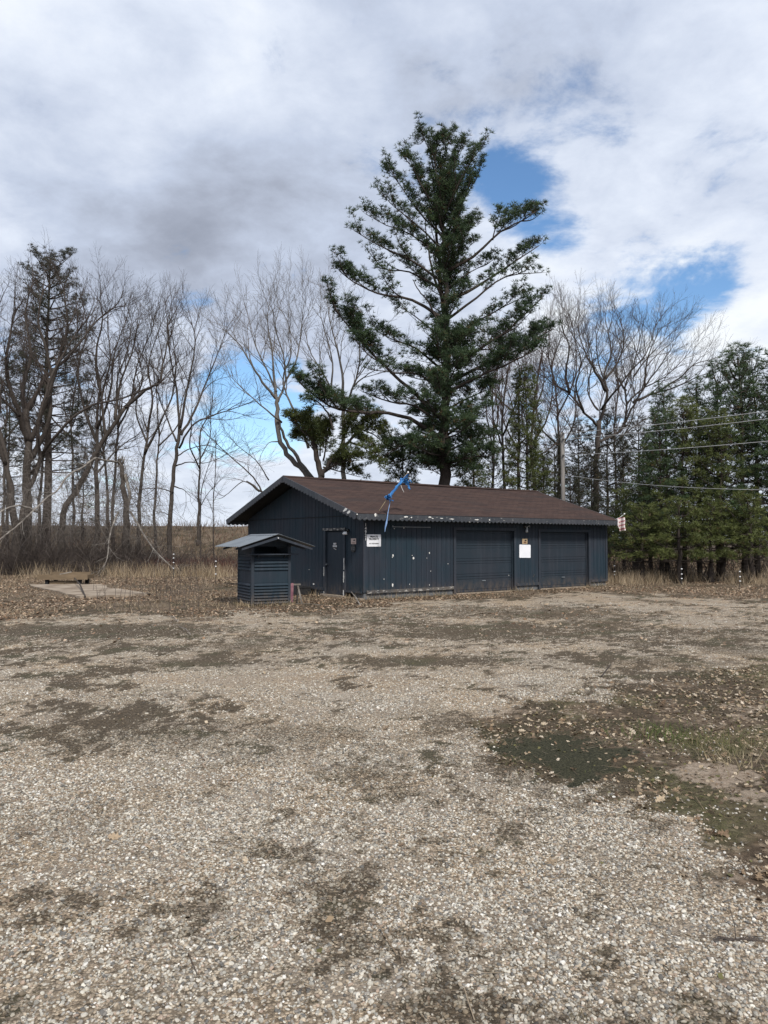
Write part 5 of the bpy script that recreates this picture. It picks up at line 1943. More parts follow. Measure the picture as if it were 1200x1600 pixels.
px_tree('bare_tree', 'broad spreading bare tree behind the right end of the roof', 46, [
    (.27, .18, [(932, 868, 0), (930, 756, 0), (932, 700, 0), (936, 658, 0)], None),
    (.14, .035, [(936, 660, 0), (948, 610, 0), (944, 565, 0), (955, 520, 0), (950, 475, 0)], .25),
    (.12, .03, [(934, 665, 0), (914, 645, -1), (890, 606, -1), (868, 588, -1), (853, 572, -1)], .3),
    (.13, .03, [(936, 690, 0), (960, 680, 1), (974, 664, 1), (979, 628, 1), (977, 590, 1), (990, 545, 1), (1000, 490, 1)], .35),
    (.10, .025, [(974, 664, 1), (990, 630, .5), (1008, 590, 0), (1030, 550, 0), (1050, 510, 0)], .25),
    (.13, .03, [(990, 625, .5), (1015, 608, 1), (1050, 595, 1), (1090, 570, 1)], .3),
    (.13, .03, [(946, 600, 0), (930, 560, -1), (914, 520, -1), (905, 480, -1)], .25),
    (.12, .03, [(890, 606, -1), (884, 560, -1.5), (890, 510, -2), (880, 475, -2)], .25),
    (.11, .03, [(946, 575, 0), (965, 540, 1), (975, 500, 1), (972, 465, 1)], .25),
    (.10, .03, [(978, 600, 1), (962, 560, 2), (968, 510, 2)], .25),
    (.10, .025, [(1008, 590, 0), (1010, 540, 0), (1024, 490, 0)], .25),
    (.09, .025, [(934, 640, 0), (918, 600, 2), (925, 540, 2), (918, 490, 2)], .25),
    (.10, .025, [(912, 645, -1), (900, 590, -2), (908, 540, -2.5), (898, 490, -2.5)], .2),
    (.10, .025, [(940, 640, 0), (962, 600, -1.5), (985, 560, -2), (1010, 520, -2.5), (1022, 470, -2.5)], .2),
    (.09, .025, [(979, 628, 1), (1000, 600, 2), (1040, 570, 2), (1070, 530, 2)], .2),
    (.09, .025, [(1030, 600, 1), (1060, 575, .5), (1085, 545, 0), (1110, 535, 0)], .2),
    (.09, .025, [(868, 588, -1), (862, 550, -.5), (870, 510, 0)], .2),
    (.08, .02, [(950, 600, 0), (935, 540, 1), (932, 490, 1), (938, 460, 1)], .2),
    (.08, .02, [(990, 570, 1), (1012, 530, 1.5), (1040, 490, 1.5)], .2),
    (.08, .02, [(934, 700, 0), (960, 690, -2), (1000, 660, -2), (1040, 640, -2)], .2),
    (.08, .02, [(931, 720, 0), (905, 690, -2), (880, 650, -2), (865, 625, -2)], .2),
], 10, GB, [(2.2, 1.4, 3.2, .72, .16, .030), (3.1, .6, 1.5, .75, .10, .0135), (4.8, .3, .8, .66, .06, .009)], squash=.26)
px_tree('bare_tree', 'thin reddish-brown bare tree close behind the great pine on its right', 43, [
    (.16, .05, [(790, 868, 0), (788, 740, 0), (784, 660, 0), (790, 600, 0), (796, 555, 0)], .35),
    (.08, .02, [(786, 700, 0), (770, 650, 1), (772, 590, 1), (780, 550, 1)], .25),
    (.08, .02, [(786, 680, 0), (805, 630, -1), (812, 575, -1), (806, 540, -1)], .25),
], 11, (M_BARK, M_TWIG_RED), CFG_FINE)
px_tree('bare_tree', 'twiggy reddish-brown bare tree between the great pine and the utility pole', 45, [
    (.20, .06, [(838, 868, 0), (836, 760, 0), (830, 690, 0), (836, 620, 0), (842, 570, 0)], .35),
    (.09, .02, [(832, 700, 0), (815, 650, 1), (820, 580, 1), (812, 530, 1)], .25),
    (.09, .02, [(834, 690, 0), (856, 650, -1), (864, 590, -1), (860, 540, -1)], .25),
    (.09, .02, [(836, 640, 0), (850, 590, 2), (846, 530, 2), (852, 500, 2)], .25),
    (.08, .02, [(833, 720, 0), (870, 690, 1), (890, 650, 1)], .25),
], 12, (M_BARK, M_TWIG_RED), CFG_FINE)
px_tree('bare_tree', 'spindly young bare tree beside the left eave of the garage', 44, [
    (.07, .02, [(314, 870, 0), (313, 800, 0), (316, 760, 0), (330, 715, 0)], .3),
    (.04, .015, [(314, 790, 0), (326, 770, 1), (342, 752, 1)], .3),
], 13, GB, [(2.2, .6, 1.4, .6, .2, .016), (4, .25, .7, .6, .1, .008)])
px_tree('bare_tree', 'second spindly young bare tree by the left eave, the one nearer the garage', 42, [
    (.06, .02, [(334, 870, 0), (333, 800, 0), (336, 740, 0), (338, 690, 0)], .25),
], 14, GB, [(2.4, .6, 1.5, .6, .2, .016), (4, .25, .7, .6, .1, .008)])
px_tree('bare_tree', 'low bare tree with limbs reaching left over the garage eave', 40, [
    (.12, .06, [(440, 860, 0), (425, 790, 0), (410, 770, 0), (385, 752, 0)], None),
    (.06, .015, [(412, 772, 0), (395, 745, 0), (362, 715, 0), (335, 690, 0), (300, 655, 0)], .3),
    (.05, .012, [(420, 750, 0), (400, 720, 1), (370, 695, 1), (350, 670, 1)], .3),
    (.05, .012, [(405, 768, 0), (380, 752, -1), (350, 775, -1), (330, 760, -1)], .3),
], 15, GB, [(2.0, .8, 1.8, .6, .3, .018), (3.6, .3, .8, .6, .1, .008)])


def copy_tree(e, loc, rz, sc, label, group):
    c = e.copy()
    COL.objects.link(c)
    c.location = loc
    c.rotation_euler = (0, 0, rz)
    c.scale = (sc, sc, sc) if not isinstance(sc, tuple) else sc
    c['label'] = label
    c['group'] = group
    for ch in e.children:
        d = ch.copy()
        COL.objects.link(d)
        d.parent = c
        for g in ch.children:
            k = g.copy()
            COL.objects.link(k)
            k.parent = d
    return c


def backdrop_trees():
    """the second rank of bare trees: copies of the trees in front, farther off and turned"""
    src = [o for o in bpy.data.objects if o.name.startswith('bare_tree')]
    by = {o.name: o for o in src}
    spots = [(5, 52, 'bare_tree.004', 1.0, 2.0, 'thin bare tree of the second rank at the very left edge'),
             (60, 55, 'bare_tree.005', 1.05, 1.1, 'second-rank bare tree seen between the massive tree and the leaning limb'),
             (112, 53, 'bare_tree.004', 1.0, 4.2, 'second-rank bare tree left of the straight dark one'),
             (168, 56, 'bare_tree.005', 1.0, 3.0, 'second-rank bare tree straight behind the broken snag'),
             (243, 55, 'bare_tree.004', .95, .7, 'second-rank bare tree just left of the slender fan-crowned one'),
             (310, 60, 'bare_tree.005', .9, 5.1, 'second-rank bare tree between the slender tree and the garage'),
             (770, 54, 'bare_tree.010', 1.1, 2.2, 'second-rank bare tree showing between the great pine and brown trees'),
             (812, 52, 'bare_tree.011', 1.05, 1.3, 'second-rank brown bare tree left of the utility pole'),
             (872, 55, 'bare_tree.011', 1.1, 3.9, 'second-rank brown bare tree straight behind the utility pole'),
             (965, 56, 'bare_tree.010', 1.1, .4, 'second-rank bare tree right of the broad bare one')]
    for px, Y, nm, sc, rz, lab in spots:
        b = P(px, 846, Y)
        copy_tree(by[nm], (b.x, Y, hz(b.x, Y)), rz, sc, lab, 'bare deciduous trees')


def snag():
    Y = 41
    T = Tree(31)
    b = P(196, 846, Y)
    base = Vector((b.x, Y, hz(b.x, Y)))
    pts = [base - Vector((0, 0, .2)), P(197, 820, Y), P(194, 770, Y), P(190, 735, Y), P(186, 718, Y)]
    T.limb(pts, .26, .10)
    b2 = T.crown
    r = random.Random(3)
    for k in range(9):
        p = P(188 + r.uniform(-4, 4), 722 + r.uniform(-3, 10), Y)
        b2.tube([p, p + Vector((r.uniform(-.2, .2), r.uniform(-.2, .2), r.uniform(.25, .6)))], [.05, .006], 4)
    b2.tube([P(190, 760, Y), P(196, 742, Y - .1), P(203, 772, Y - .2), P(200, 800, Y - .2)], [.05, .10, .09, .03], 5)
    T.finish('broken_snag', base, 'broken snag of a trunk with splintered top among the left trees', 'tree snag', (M_BARK, M_PALEWOOD))
    # long pale limbs that came down from it
    def fallen(pts, r0, r1, lab, seed, cfg, t0=.3, mat=M_PALEWOOD):
        T = Tree(seed)
        path, rad, tot = T.limb(pts, r0, r1)
        if cfg:
            T.sprout(path, rad, tot, cfg, 1, t0)
        base = Vector(pts[0])
        base.z = hz(base.x, base.y)
        T.finish('fallen_limb', base, lab, 'limb', (mat, mat), 'broken limbs under the left trees')
    q = [(3.2, .5, 1.6, .8, -.05, .018), (4.0, .25, .7, .6, -.05, .009)]
    fallen([P(184, 722, 41), P(168, 720, 40), P(150, 716, 39), P(132, 728, 38.3), P(108, 742, 37.2), P(88, 768, 36.3), P(70, 780, 35.5), P(35, 815, 34.5), P(-10, 850, 34)], .065, .03, 'long pale broken limb arching down left from the snag to the left edge', 41, q)
    fallen([P(204, 800, 41), P(222, 830, 40), P(240, 858, 39), P(268, 886, 38.0)], .065, .03, 'pale broken limb sloping down right from the snag to the ground', 42, q, .4)
    fallen([P(60, 800, 37), P(30, 790, 36), P(0, 800, 35), P(-30, 822, 34.5)], .06, .02, 'thin pale broken limb drooping at the left edge under the trees', 43, q)
    fallen([P(185, 800, 39), P(172, 835, 38), P(168, 870, 37.4), P(160, 888, 37)], .06, .02, 'thin mottled limb hanging down left of the snag', 44, q)


backdrop_trees()
snag()


# ------------------------------------------------------------------ pines
def tuft_template(n, ln, wd, spread, seed):
    r = np.random.default_rng(seed)
    V, Fc = [], []
    for k in range(n):
        a = 2 * math.pi * (k + r.random()) / n
        th = spread * math.sqrt(r.random() * .9 + .1)
        d = np.array([math.sin(th) * math.cos(a), math.sin(th) * math.sin(a), math.cos(th)])
        s = np.cross(d, [0, 0, 1.0] if abs(d[2]) < .9 else [1, 0, 0])
        s = s / np.linalg.norm(s)
        s = s * math.cos(k) + np.cross(d, s) * math.sin(k)
        l = ln * r.uniform(.75, 1.15)
        b = len(V)
        V += [-s * wd * .5 + d * l * .02, s * wd * .5 + d * l * .02, d * l]
        Fc.append((b, b + 1, b + 2))
    return np.array(V), np.array(Fc)


class Pine:
    def __init__(s, seed, thin=1.0):
        s.thin = thin
        s.r = random.Random(seed)
        s.T = Tree(seed)
        s.tp, s.td, s.tc = [], [], []

    def tuft(s, p, d, shade):
        s.tp.append(tuple(p))
        s.td.append(tuple(d))
        s.tc.append(shade)

    def twig(s, p, d, ln, dens, shade):
        """needled spray: a twig with side shoots, tufts pointing forward and up"""
        r = s.r
        n = max(2, int(ln * dens))
        q = Vector(p)
        d = Vector(d)
        pts = [q.copy()]
        for k in range(n):
            d = (d + Vector((r.uniform(-.18, .18), r.uniform(-.18, .18), r.uniform(-.08, .22)))).normalized()
            q = q + d * (ln / n)
            pts.append(q.copy())
            if k >= n * .25:
                for _ in range(3):
                    o = Vector((r.gauss(0, 1), r.gauss(0, 1), r.gauss(.35, .6)))
                    o = (o - d * o.dot(d) * .5).normalized()
                    sl = r.uniform(.04, .26) * (1.1 - .5 * k / n)
                    s.tuft(q + o * sl, (d * .8 + o * .7 + Vector((0, 0, .45))).normalized(), shade + r.uniform(-.25, .25))
        s.tuft(q, (d + Vector((0, 0, .4))).normalized(), shade + .2)
        if len(pts) > 2:
            s.T.crown.tube([pts[0], pts[len(pts) // 2], pts[-1]], [.010, .007, .004], 3, False)

    def bough(s, pts, r0, t0=.35, size=1.0, dens=9.0, every=.16, shade=.5, upbias=.35, split=0):
        path, rad, tot = s.T.limb(pts, r0, max(.008, r0 * .2), None, s.T.crown, 3)
        r = s.r
        if split:
            mm = len(path) - 1
            for k in range(split):
                t = min(.95, t0 * .75 + (.95 - t0 * .75) * (k + r.random()) / split)
                i = min(int(t * mm), mm - 1)
                d = (path[i + 1] - path[i]).normalized()
                side = d.cross(Vector((0, 0, 1)))
                side = side.normalized() if side.length > .05 else Vector((1, 0, 0))
                sg = 1 if k % 2 else -1
                cd = (d * r.uniform(.5, 1.0) + side * sg * r.uniform(.2, .95) + Vector((0, 0, r.uniform(-.25, .55)))).normalized()
                l2 = tot * r.uniform(.22, .42) * (1.15 - .6 * t)
                o = path[i]
                s.bough([o, o + cd * l2 * .5 + Vector((0, 0, -.04 * l2)), o + cd * l2 + Vector((0, 0, .12 * l2))], r0 * .45, .25, size * .8, dens, every * 1.25, shade, upbias)
        m = len(path) - 1
        n = max(2, int(tot * (1 - t0) / (every * s.thin)))
        for k in range(n):
            t = t0 + (1 - t0) * (k + r.random()) / n
            f = t * m
            i = min(int(f), m - 1)
            p = path[i].lerp(path[i + 1], f - i)
            d = (path[i + 1] - path[i]).normalized()
            side = d.cross(Vector((0, 0, 1)))
            side = side.normalized() if side.length > .05 else Vector((1, 0, 0))
            sg = 1 if r.random() < .5 else -1
            cd = (d * r.uniform(.35, .9) + side * sg * r.uniform(.1, .9) + Vector((0, 0, r.uniform(-.15, .75) + upbias))).normalized()
            env = (.45 + .75 * math.sin(math.pi * min(1, .15 + .85 * (t - t0) / (1 - t0))))
            s.twig(p, cd, size * env * r.uniform(.55, 1.1), dens, shade + r.uniform(-.2, .2))
        s.twig(path[-1], (path[-1] - path[-2]).normalized(), size * .6, dens, shade + .1)

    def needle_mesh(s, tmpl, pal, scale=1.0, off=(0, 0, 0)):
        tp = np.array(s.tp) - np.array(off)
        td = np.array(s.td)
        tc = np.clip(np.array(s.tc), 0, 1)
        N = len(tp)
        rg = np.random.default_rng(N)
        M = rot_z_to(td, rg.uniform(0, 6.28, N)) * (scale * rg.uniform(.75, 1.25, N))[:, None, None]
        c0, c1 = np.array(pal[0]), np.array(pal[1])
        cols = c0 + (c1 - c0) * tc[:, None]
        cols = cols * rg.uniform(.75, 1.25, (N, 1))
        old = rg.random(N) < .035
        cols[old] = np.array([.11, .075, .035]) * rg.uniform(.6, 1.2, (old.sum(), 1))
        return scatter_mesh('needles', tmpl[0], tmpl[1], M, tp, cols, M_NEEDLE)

    def finish(s, name, base, label, tmpl, pal, scale=1.0, group=None):
        e = s.T.finish(name, base, label, 'tree', (M_PINEBARK, M_PINEBARK), group)
        for ch in e.children:
            if ch.name.startswith('crown'):
                ch.name = 'boughs'
        obj_from('needles', s.needle_mesh(tmpl, pal, scale, base), e)
        return e


TUFT_BIG = tuft_template(9, .20, .024, 1.15, 1)
TUFT_MID = tuft_template(8, .19, .022, 1.2, 2)
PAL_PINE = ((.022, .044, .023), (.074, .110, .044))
PAL_YEL = ((.034, .052, .017), (.120, .138, .042))
PAL_DULL = ((.020, .030, .020), (.045, .055, .034))


def great_pine():
    Y = 37.0
    p = Pine(77, .8)
    b = P(699, 846, Y)
    base = Vector((b.x, Y, hz(b.x, Y)))
    trunk = [base - Vector((0, 0, .3)), P(697, 800, Y), P(695, 740, Y), P(695, 660, Y), P(697, 580, Y), P(697, 500, Y), P(694, 420, Y), P(691, 340, Y), P(689, 270, Y), P(687, 240, Y)]
    p.T.limb(trunk, .40, .03, 11)
    p.T.limb([P(696, 520, Y + .2), P(690, 450, Y + .3), P(684, 390, Y + .3), P(680, 320, Y + .4), P(674, 262, Y + .4)], .16, .02, 8)
    p.T.limb([P(692, 470, Y - .1), P(678, 430, Y - .3), P(668, 380, Y - .4), P(664, 340, Y - .4)], .09, .02, 6)

    def bo(pp, r0, **kw):
        jit = random.Random(int(pp[-1][0] * 7 + pp[-1][1]))
        kw['size'] = kw.get('size', 1) * jit.uniform(.75, 1.1)
        kw['every'] = kw.get('every', .12) * 1.8
        p.bough([P(q[0], q[1], Y + (q[2] if len(q) > 2 else 0)) for q in pp], r0, split=kw.pop('split', 4 if pp[-1][1] < 320 or pp[-1][1] > 560 else 3), **kw)
    # crown leaders
    for pp in ([(689, 310), (676, 255, .3), (665, 222, .3), (659, 218, .3)], [(689, 300), (696, 250, -.3), (700, 220, -.4), (700, 222, -.4)],
               [(690, 345), (712, 300, .4), (735, 255, .6), (754, 226, .8)], [(690, 320), (706, 275, -.5), (716, 240, -.7), (720, 232, -.8)],
               [(690, 350), (664, 300, -.5), (644, 262, -.7), (634, 250, -.8)], [(691, 370), (650, 325, .6), (622, 285, 1), (606, 264, 1.1)],
               [(692, 390), (650, 350, -.6), (618, 325, -1), (597, 303, -1.2)], [(691, 380), (716, 330, .8), (732, 300, 1), (743, 282, 1.2)],
               [(690, 330), (681, 270, -.6), (681, 230, -.8), (684, 226, -.8)], [(692, 400), (640, 365, .7), (604, 352, 1), (571, 334, 1.2)],
               [(690, 360), (668, 310, 1.2), (652, 270, 1.6)], [(690, 350), (706, 310, -1.2), (725, 270, -1.6), (740, 245, -1.8)]):
        bo(pp, .06, t0=.22, size=.75, every=.12, upbias=.55, shade=.45)
    # left side boughs
    bo([(693, 440), (640, 405, -.4), (596, 385, -.8), (553, 360, -1)], .08, t0=.22, size=.85, every=.11, upbias=.5)
    bo([(693, 455), (640, 425, .8), (600, 420, 1.2), (570, 385, 1.4)], .07, t0=.55, size=.5, every=.2)
    bo([(694, 500), (645, 470, 0), (590, 458, -.4), (552, 440, -.6), (530, 423, -.8)], .10, t0=.35, size=.9, every=.085, dens=10, upbias=.45, shade=.4)
    bo([(694, 530), (650, 495, 1), (612, 472, 1.4)], .06, t0=.5, size=.6, every=.2)
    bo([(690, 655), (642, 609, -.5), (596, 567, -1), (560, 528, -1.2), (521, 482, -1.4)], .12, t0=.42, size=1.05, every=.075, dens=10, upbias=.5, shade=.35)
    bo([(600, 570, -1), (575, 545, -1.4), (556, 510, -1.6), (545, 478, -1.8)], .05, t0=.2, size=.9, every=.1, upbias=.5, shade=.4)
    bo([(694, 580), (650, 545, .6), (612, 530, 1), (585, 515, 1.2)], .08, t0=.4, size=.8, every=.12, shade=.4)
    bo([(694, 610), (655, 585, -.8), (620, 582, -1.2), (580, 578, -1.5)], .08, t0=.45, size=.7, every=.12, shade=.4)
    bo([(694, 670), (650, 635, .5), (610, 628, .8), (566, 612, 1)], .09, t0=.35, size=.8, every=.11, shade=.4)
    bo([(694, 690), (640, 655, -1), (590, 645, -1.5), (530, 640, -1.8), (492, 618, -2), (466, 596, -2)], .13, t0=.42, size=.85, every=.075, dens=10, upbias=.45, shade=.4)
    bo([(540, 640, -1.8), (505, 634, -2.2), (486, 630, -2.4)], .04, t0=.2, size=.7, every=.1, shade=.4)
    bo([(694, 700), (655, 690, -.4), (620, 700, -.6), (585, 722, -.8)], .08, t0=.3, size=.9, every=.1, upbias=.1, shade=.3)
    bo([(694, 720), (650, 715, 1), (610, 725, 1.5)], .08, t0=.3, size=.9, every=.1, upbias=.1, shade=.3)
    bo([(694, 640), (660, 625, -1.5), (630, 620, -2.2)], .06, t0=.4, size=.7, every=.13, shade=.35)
    # right side boughs
    bo([(697, 425), (740, 400, 0), (782, 362, -.3), (815, 345, -.5), (840, 328, -.6)], .10, t0=.45, size=.8, every=.095, upbias=.5)
    bo([(770, 375, -.3), (775, 350, -.2), (782, 330, 0)], .04, t0=.2, size=.6, every=.12, upbias=.5)
    bo([(697, 470), (745, 448, .5), (795, 415, .8), (842, 384, 1)], .10, t0=.4, size=.85, every=.1, upbias=.5)
    bo([(698, 500), (745, 465, -.6), (790, 432, -.9), (846, 426, -1.1)], .08, t0=.4, size=.65, every=.12, upbias=.4)
    bo([(698, 450), (735, 425, 1), (765, 410, 1.5)], .06, t0=.4, size=.7, every=.14, upbias=.5)
    bo([(698, 540), (750, 500, .6), (790, 478, .9), (822, 462, 1)], .08, t0=.4, size=.7, every=.12)
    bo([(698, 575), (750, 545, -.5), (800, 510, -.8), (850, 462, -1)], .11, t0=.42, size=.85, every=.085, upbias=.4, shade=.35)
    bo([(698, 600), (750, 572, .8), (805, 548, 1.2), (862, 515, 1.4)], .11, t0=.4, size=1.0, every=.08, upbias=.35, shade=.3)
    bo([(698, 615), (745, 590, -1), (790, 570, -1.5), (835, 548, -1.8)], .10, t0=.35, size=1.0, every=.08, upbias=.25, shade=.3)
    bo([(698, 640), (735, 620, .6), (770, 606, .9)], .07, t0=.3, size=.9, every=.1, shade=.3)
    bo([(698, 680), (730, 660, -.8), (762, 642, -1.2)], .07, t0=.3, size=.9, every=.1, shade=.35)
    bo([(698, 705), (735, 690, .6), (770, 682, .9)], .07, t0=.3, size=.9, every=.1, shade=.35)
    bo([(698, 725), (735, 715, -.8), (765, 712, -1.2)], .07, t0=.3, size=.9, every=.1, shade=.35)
    # boughs towards and away from the viewer
    r = random.Random(4)
    for k in range(34):
        py = 290 + k * 13.2
        t = (py - 290) / 440
        sg = 1 if k % 2 else -1
        ln = (1.0 + 3.0 * min(1, t * 1.6)) * r.uniform(.7, 1.1)
        o = P(695, py, Y)
        dx = r.uniform(-.55, .55)
        if .28 < t < .62:
            ln *= .6
        rise = .9 - 1.0 * t
        d = Vector((dx, sg * 1.0, rise)).normalized()
        pts = [o, o + d * ln * .5, o + d * ln + Vector((0, 0, .25))]
        p.bough(pts, .06, t0=.3, size=.55 + .35 * t, every=.13, upbias=.35, shade=.4)
    # many small upswept boughs fill the upper crown all round
    for k in range(34):
        py = 268 + 200 * (k + r.random()) / 34
        t = (py - 268) / 200
        o = P(690 + r.uniform(-3, 3), py, Y)
        a = r.uniform(0, 6.283)
        ln = (.9 + 1.9 * t) * r.uniform(.6, 1.15)
        d = Vector((math.cos(a), math.sin(a), 1.25 - .75 * t + r.uniform(-.2, .2))).normalized()
        p.bough([o, o + d * ln * .5, o + d * ln + Vector((0, 0, .2))], .03, t0=.3, size=.6, every=.16, upbias=.5, shade=.4, split=2)
    # short sprigs hugging the trunk low down
    for k in range(44):
        py = r.uniform(520, 748)
        o = P(696, py, Y)
        a = r.uniform(0, 6.28)
        d = Vector((math.cos(a), math.sin(a), r.uniform(-.1, .4))).normalized()
        p.bough([o, o + d * .7, o + d * r.uniform(1.1, 2.4)], .03, t0=.25, size=.7, every=.16, shade=.4, split=1)
    # dead grey snapped limbs
    for pp in ([(694, 520), (668, 470, -.5), (655, 455, -.6), (645, 437, -.6)], [(694, 690), (660, 676, -1), (640, 668, -1.6)]):
        p.T.limb([P(q[0], q[1], Y + (q[2] if len(q) > 2 else 0)) for q in pp], .07, .02, 6)
    print('great pine tufts', len(p.tp))
    p.finish('great_pine', base, 'great tall dark-green pine towering behind the garage roof', TUFT_BIG, PAL_PINE, 1.0)


great_pine()


def small_pines():
    Y = 36.5
    p = Pine(12, .6)
    b = P(508, 846, Y)
    base = Vector((b.x, Y, hz(b.x, Y)))
    p.T.limb([base - Vector((0, 0, .3)), P(506, 790, Y), P(502, 740, Y), P(495, 710, Y), P(488, 690, Y)], .24, .12, 9)
    p.T.limb([P(503, 745, Y), P(520, 715, Y + .3), P(545, 690, Y + .5), P(570, 660, Y + .6)], .14, .04, 7)

    def bo(pp, r0, **kw):
        p.bough([P(q[0], q[1], Y + (q[2] if len(q) > 2 else 0)) for q in pp], r0, **kw)
    for pp in ([(495, 705), (490, 690, -.3), (470, 672, -.6), (452, 655, -.8)], [(497, 712), (480, 692, .3), (466, 688, .5)], [(505, 720), (510, 690, -.4), (515, 665, -.6)],
               [(530, 705), (540, 675, .5), (560, 650, .7)], [(540, 695), (565, 672, 0), (590, 655, 0)], [(510, 735), (535, 722, -.6), (560, 720, -.9)],
               [(505, 730), (525, 735, .5), (560, 745, .8)], [(500, 712), (500, 690, .8), (495, 668, 1.1)], [(490, 690), (480, 672, 0), (478, 655, 0)], [(560, 670), (585, 680, .5), (606, 700, .6)],
               [(545, 690), (570, 700, -.6), (590, 725, -.8)]):
        bo(pp, .05, t0=.15, size=.8, every=.085, dens=10, upbias=.3, shade=.5)
    # pale bare bent limb and fallen poles caught in it
    p.T.limb([P(520, 672, Y - 1.2), P(512, 645, Y - 1.2), P(496, 628, Y - 1.2), P(478, 622, Y - 1.2)], .06, .03, 6)
    p.finish('leaning_pine', base, 'low broken pine with sweeping boughs behind the left half of the ridge', TUFT_BIG, PAL_YEL, 1.0)
    for lab, px, Yp, tp, wd, seed, sh in (('bushy young pine showing just above the middle of the roof ridge', 738, 38.5, 672, 34, 21, .6),
                                          ('bushy young pine above the ridge left of the utility pole', 822, 40, 585, 46, 22, .55),
                                          ('short dark young pine behind the left part of the ridge by the great pine', 628, 38.8, 690, 40, 23, .25)):
        q = Pine(seed)
        b = P(px, 846, Yp)
        base = Vector((b.x, Yp, hz(b.x, Yp)))
        top = P(px, tp, Yp).z
        q.T.limb([base - Vector((0, 0, .2)), Vector((base.x + .1, Yp, top * .5)), Vector((base.x, Yp, top))], .13, .02, 7)
        r = random.Random(seed)
        z = 1.6
        while z < top - .2:
            t = z / top
            n = 5
            a0 = r.uniform(0, 6.28)
            for k in range(n):
                a = a0 + 6.28 * k / n + r.uniform(-.3, .3)
                ln = wd * Yp / F_PX * (1.15 - .95 * t) * r.uniform(.75, 1.15)
                d = Vector((math.cos(a), math.sin(a), .12 + .4 * t))
                o = Vector((base.x, Yp, z))
                q.bough([o, o + d * ln * .55, o + d * ln + Vector((0, 0, .2))], .03, t0=.3, size=.55, every=.13, shade=sh)
            z += r.uniform(.40, .55)
        q.finish('young_pine', base, lab, TUFT_MID, PAL_YEL, 1.0, 'young pines behind the roof')


small_pines()


def row_pine(seed, H, clear, width, every, shade, dens=8):
    q = Pine(seed)
    r = random.Random(seed)
    q.thin = 1.6
    base = Vector((0, 0, 0))
    lean = Vector((r.uniform(-.25, .25), r.uniform(-.2, .2), 0))
    q.T.limb([Vector((0, 0, -.3)), lean * .5 + Vector((0, 0, H * .35)), lean * .2 + Vector((0, 0, H * .7)), lean + Vector((0, 0, H))], .15, .02, 8)
    z = clear
    while z < H - .25:
        t = (z - clear) / (H - clear)
        n = r.choice((4, 5, 5, 6))
        a0 = r.uniform(0, 6.28)
        for k in range(n):
            a = a0 + 6.28 * k / n + r.uniform(-.35, .35)
            prof = (1 - t) ** .75 * .95 + .10
            ln = width * prof * r.uniform(.6, 1.15)
            d = Vector((math.cos(a), math.sin(a), -.05 + .65 * t))
            o = Vector((0, 0, z)) + lean * t
            q.bough([o, o + d * ln * .5, o + d * ln + Vector((0, 0, .12 + .3 * t))], .035, t0=.28, size=.58 + .15 * (1 - t), dens=dens, every=every, shade=shade + r.uniform(-.15, .15), upbias=.25 + .3 * t)
        z += r.uniform(.5, .8)
    # dead lower whorl stubs
    for k in range(10):
        zz = r.uniform(.7, clear)
        a = r.uniform(0, 6.28)
        o = Vector((0, 0, zz))
        d = Vector((math.cos(a), math.sin(a), r.uniform(-.25, .1)))
        q.T.limb([o, o + d * .5, o + d * r.uniform(.8, 1.5)], .014, .004, 4, q.T.crown, 2)
    return q


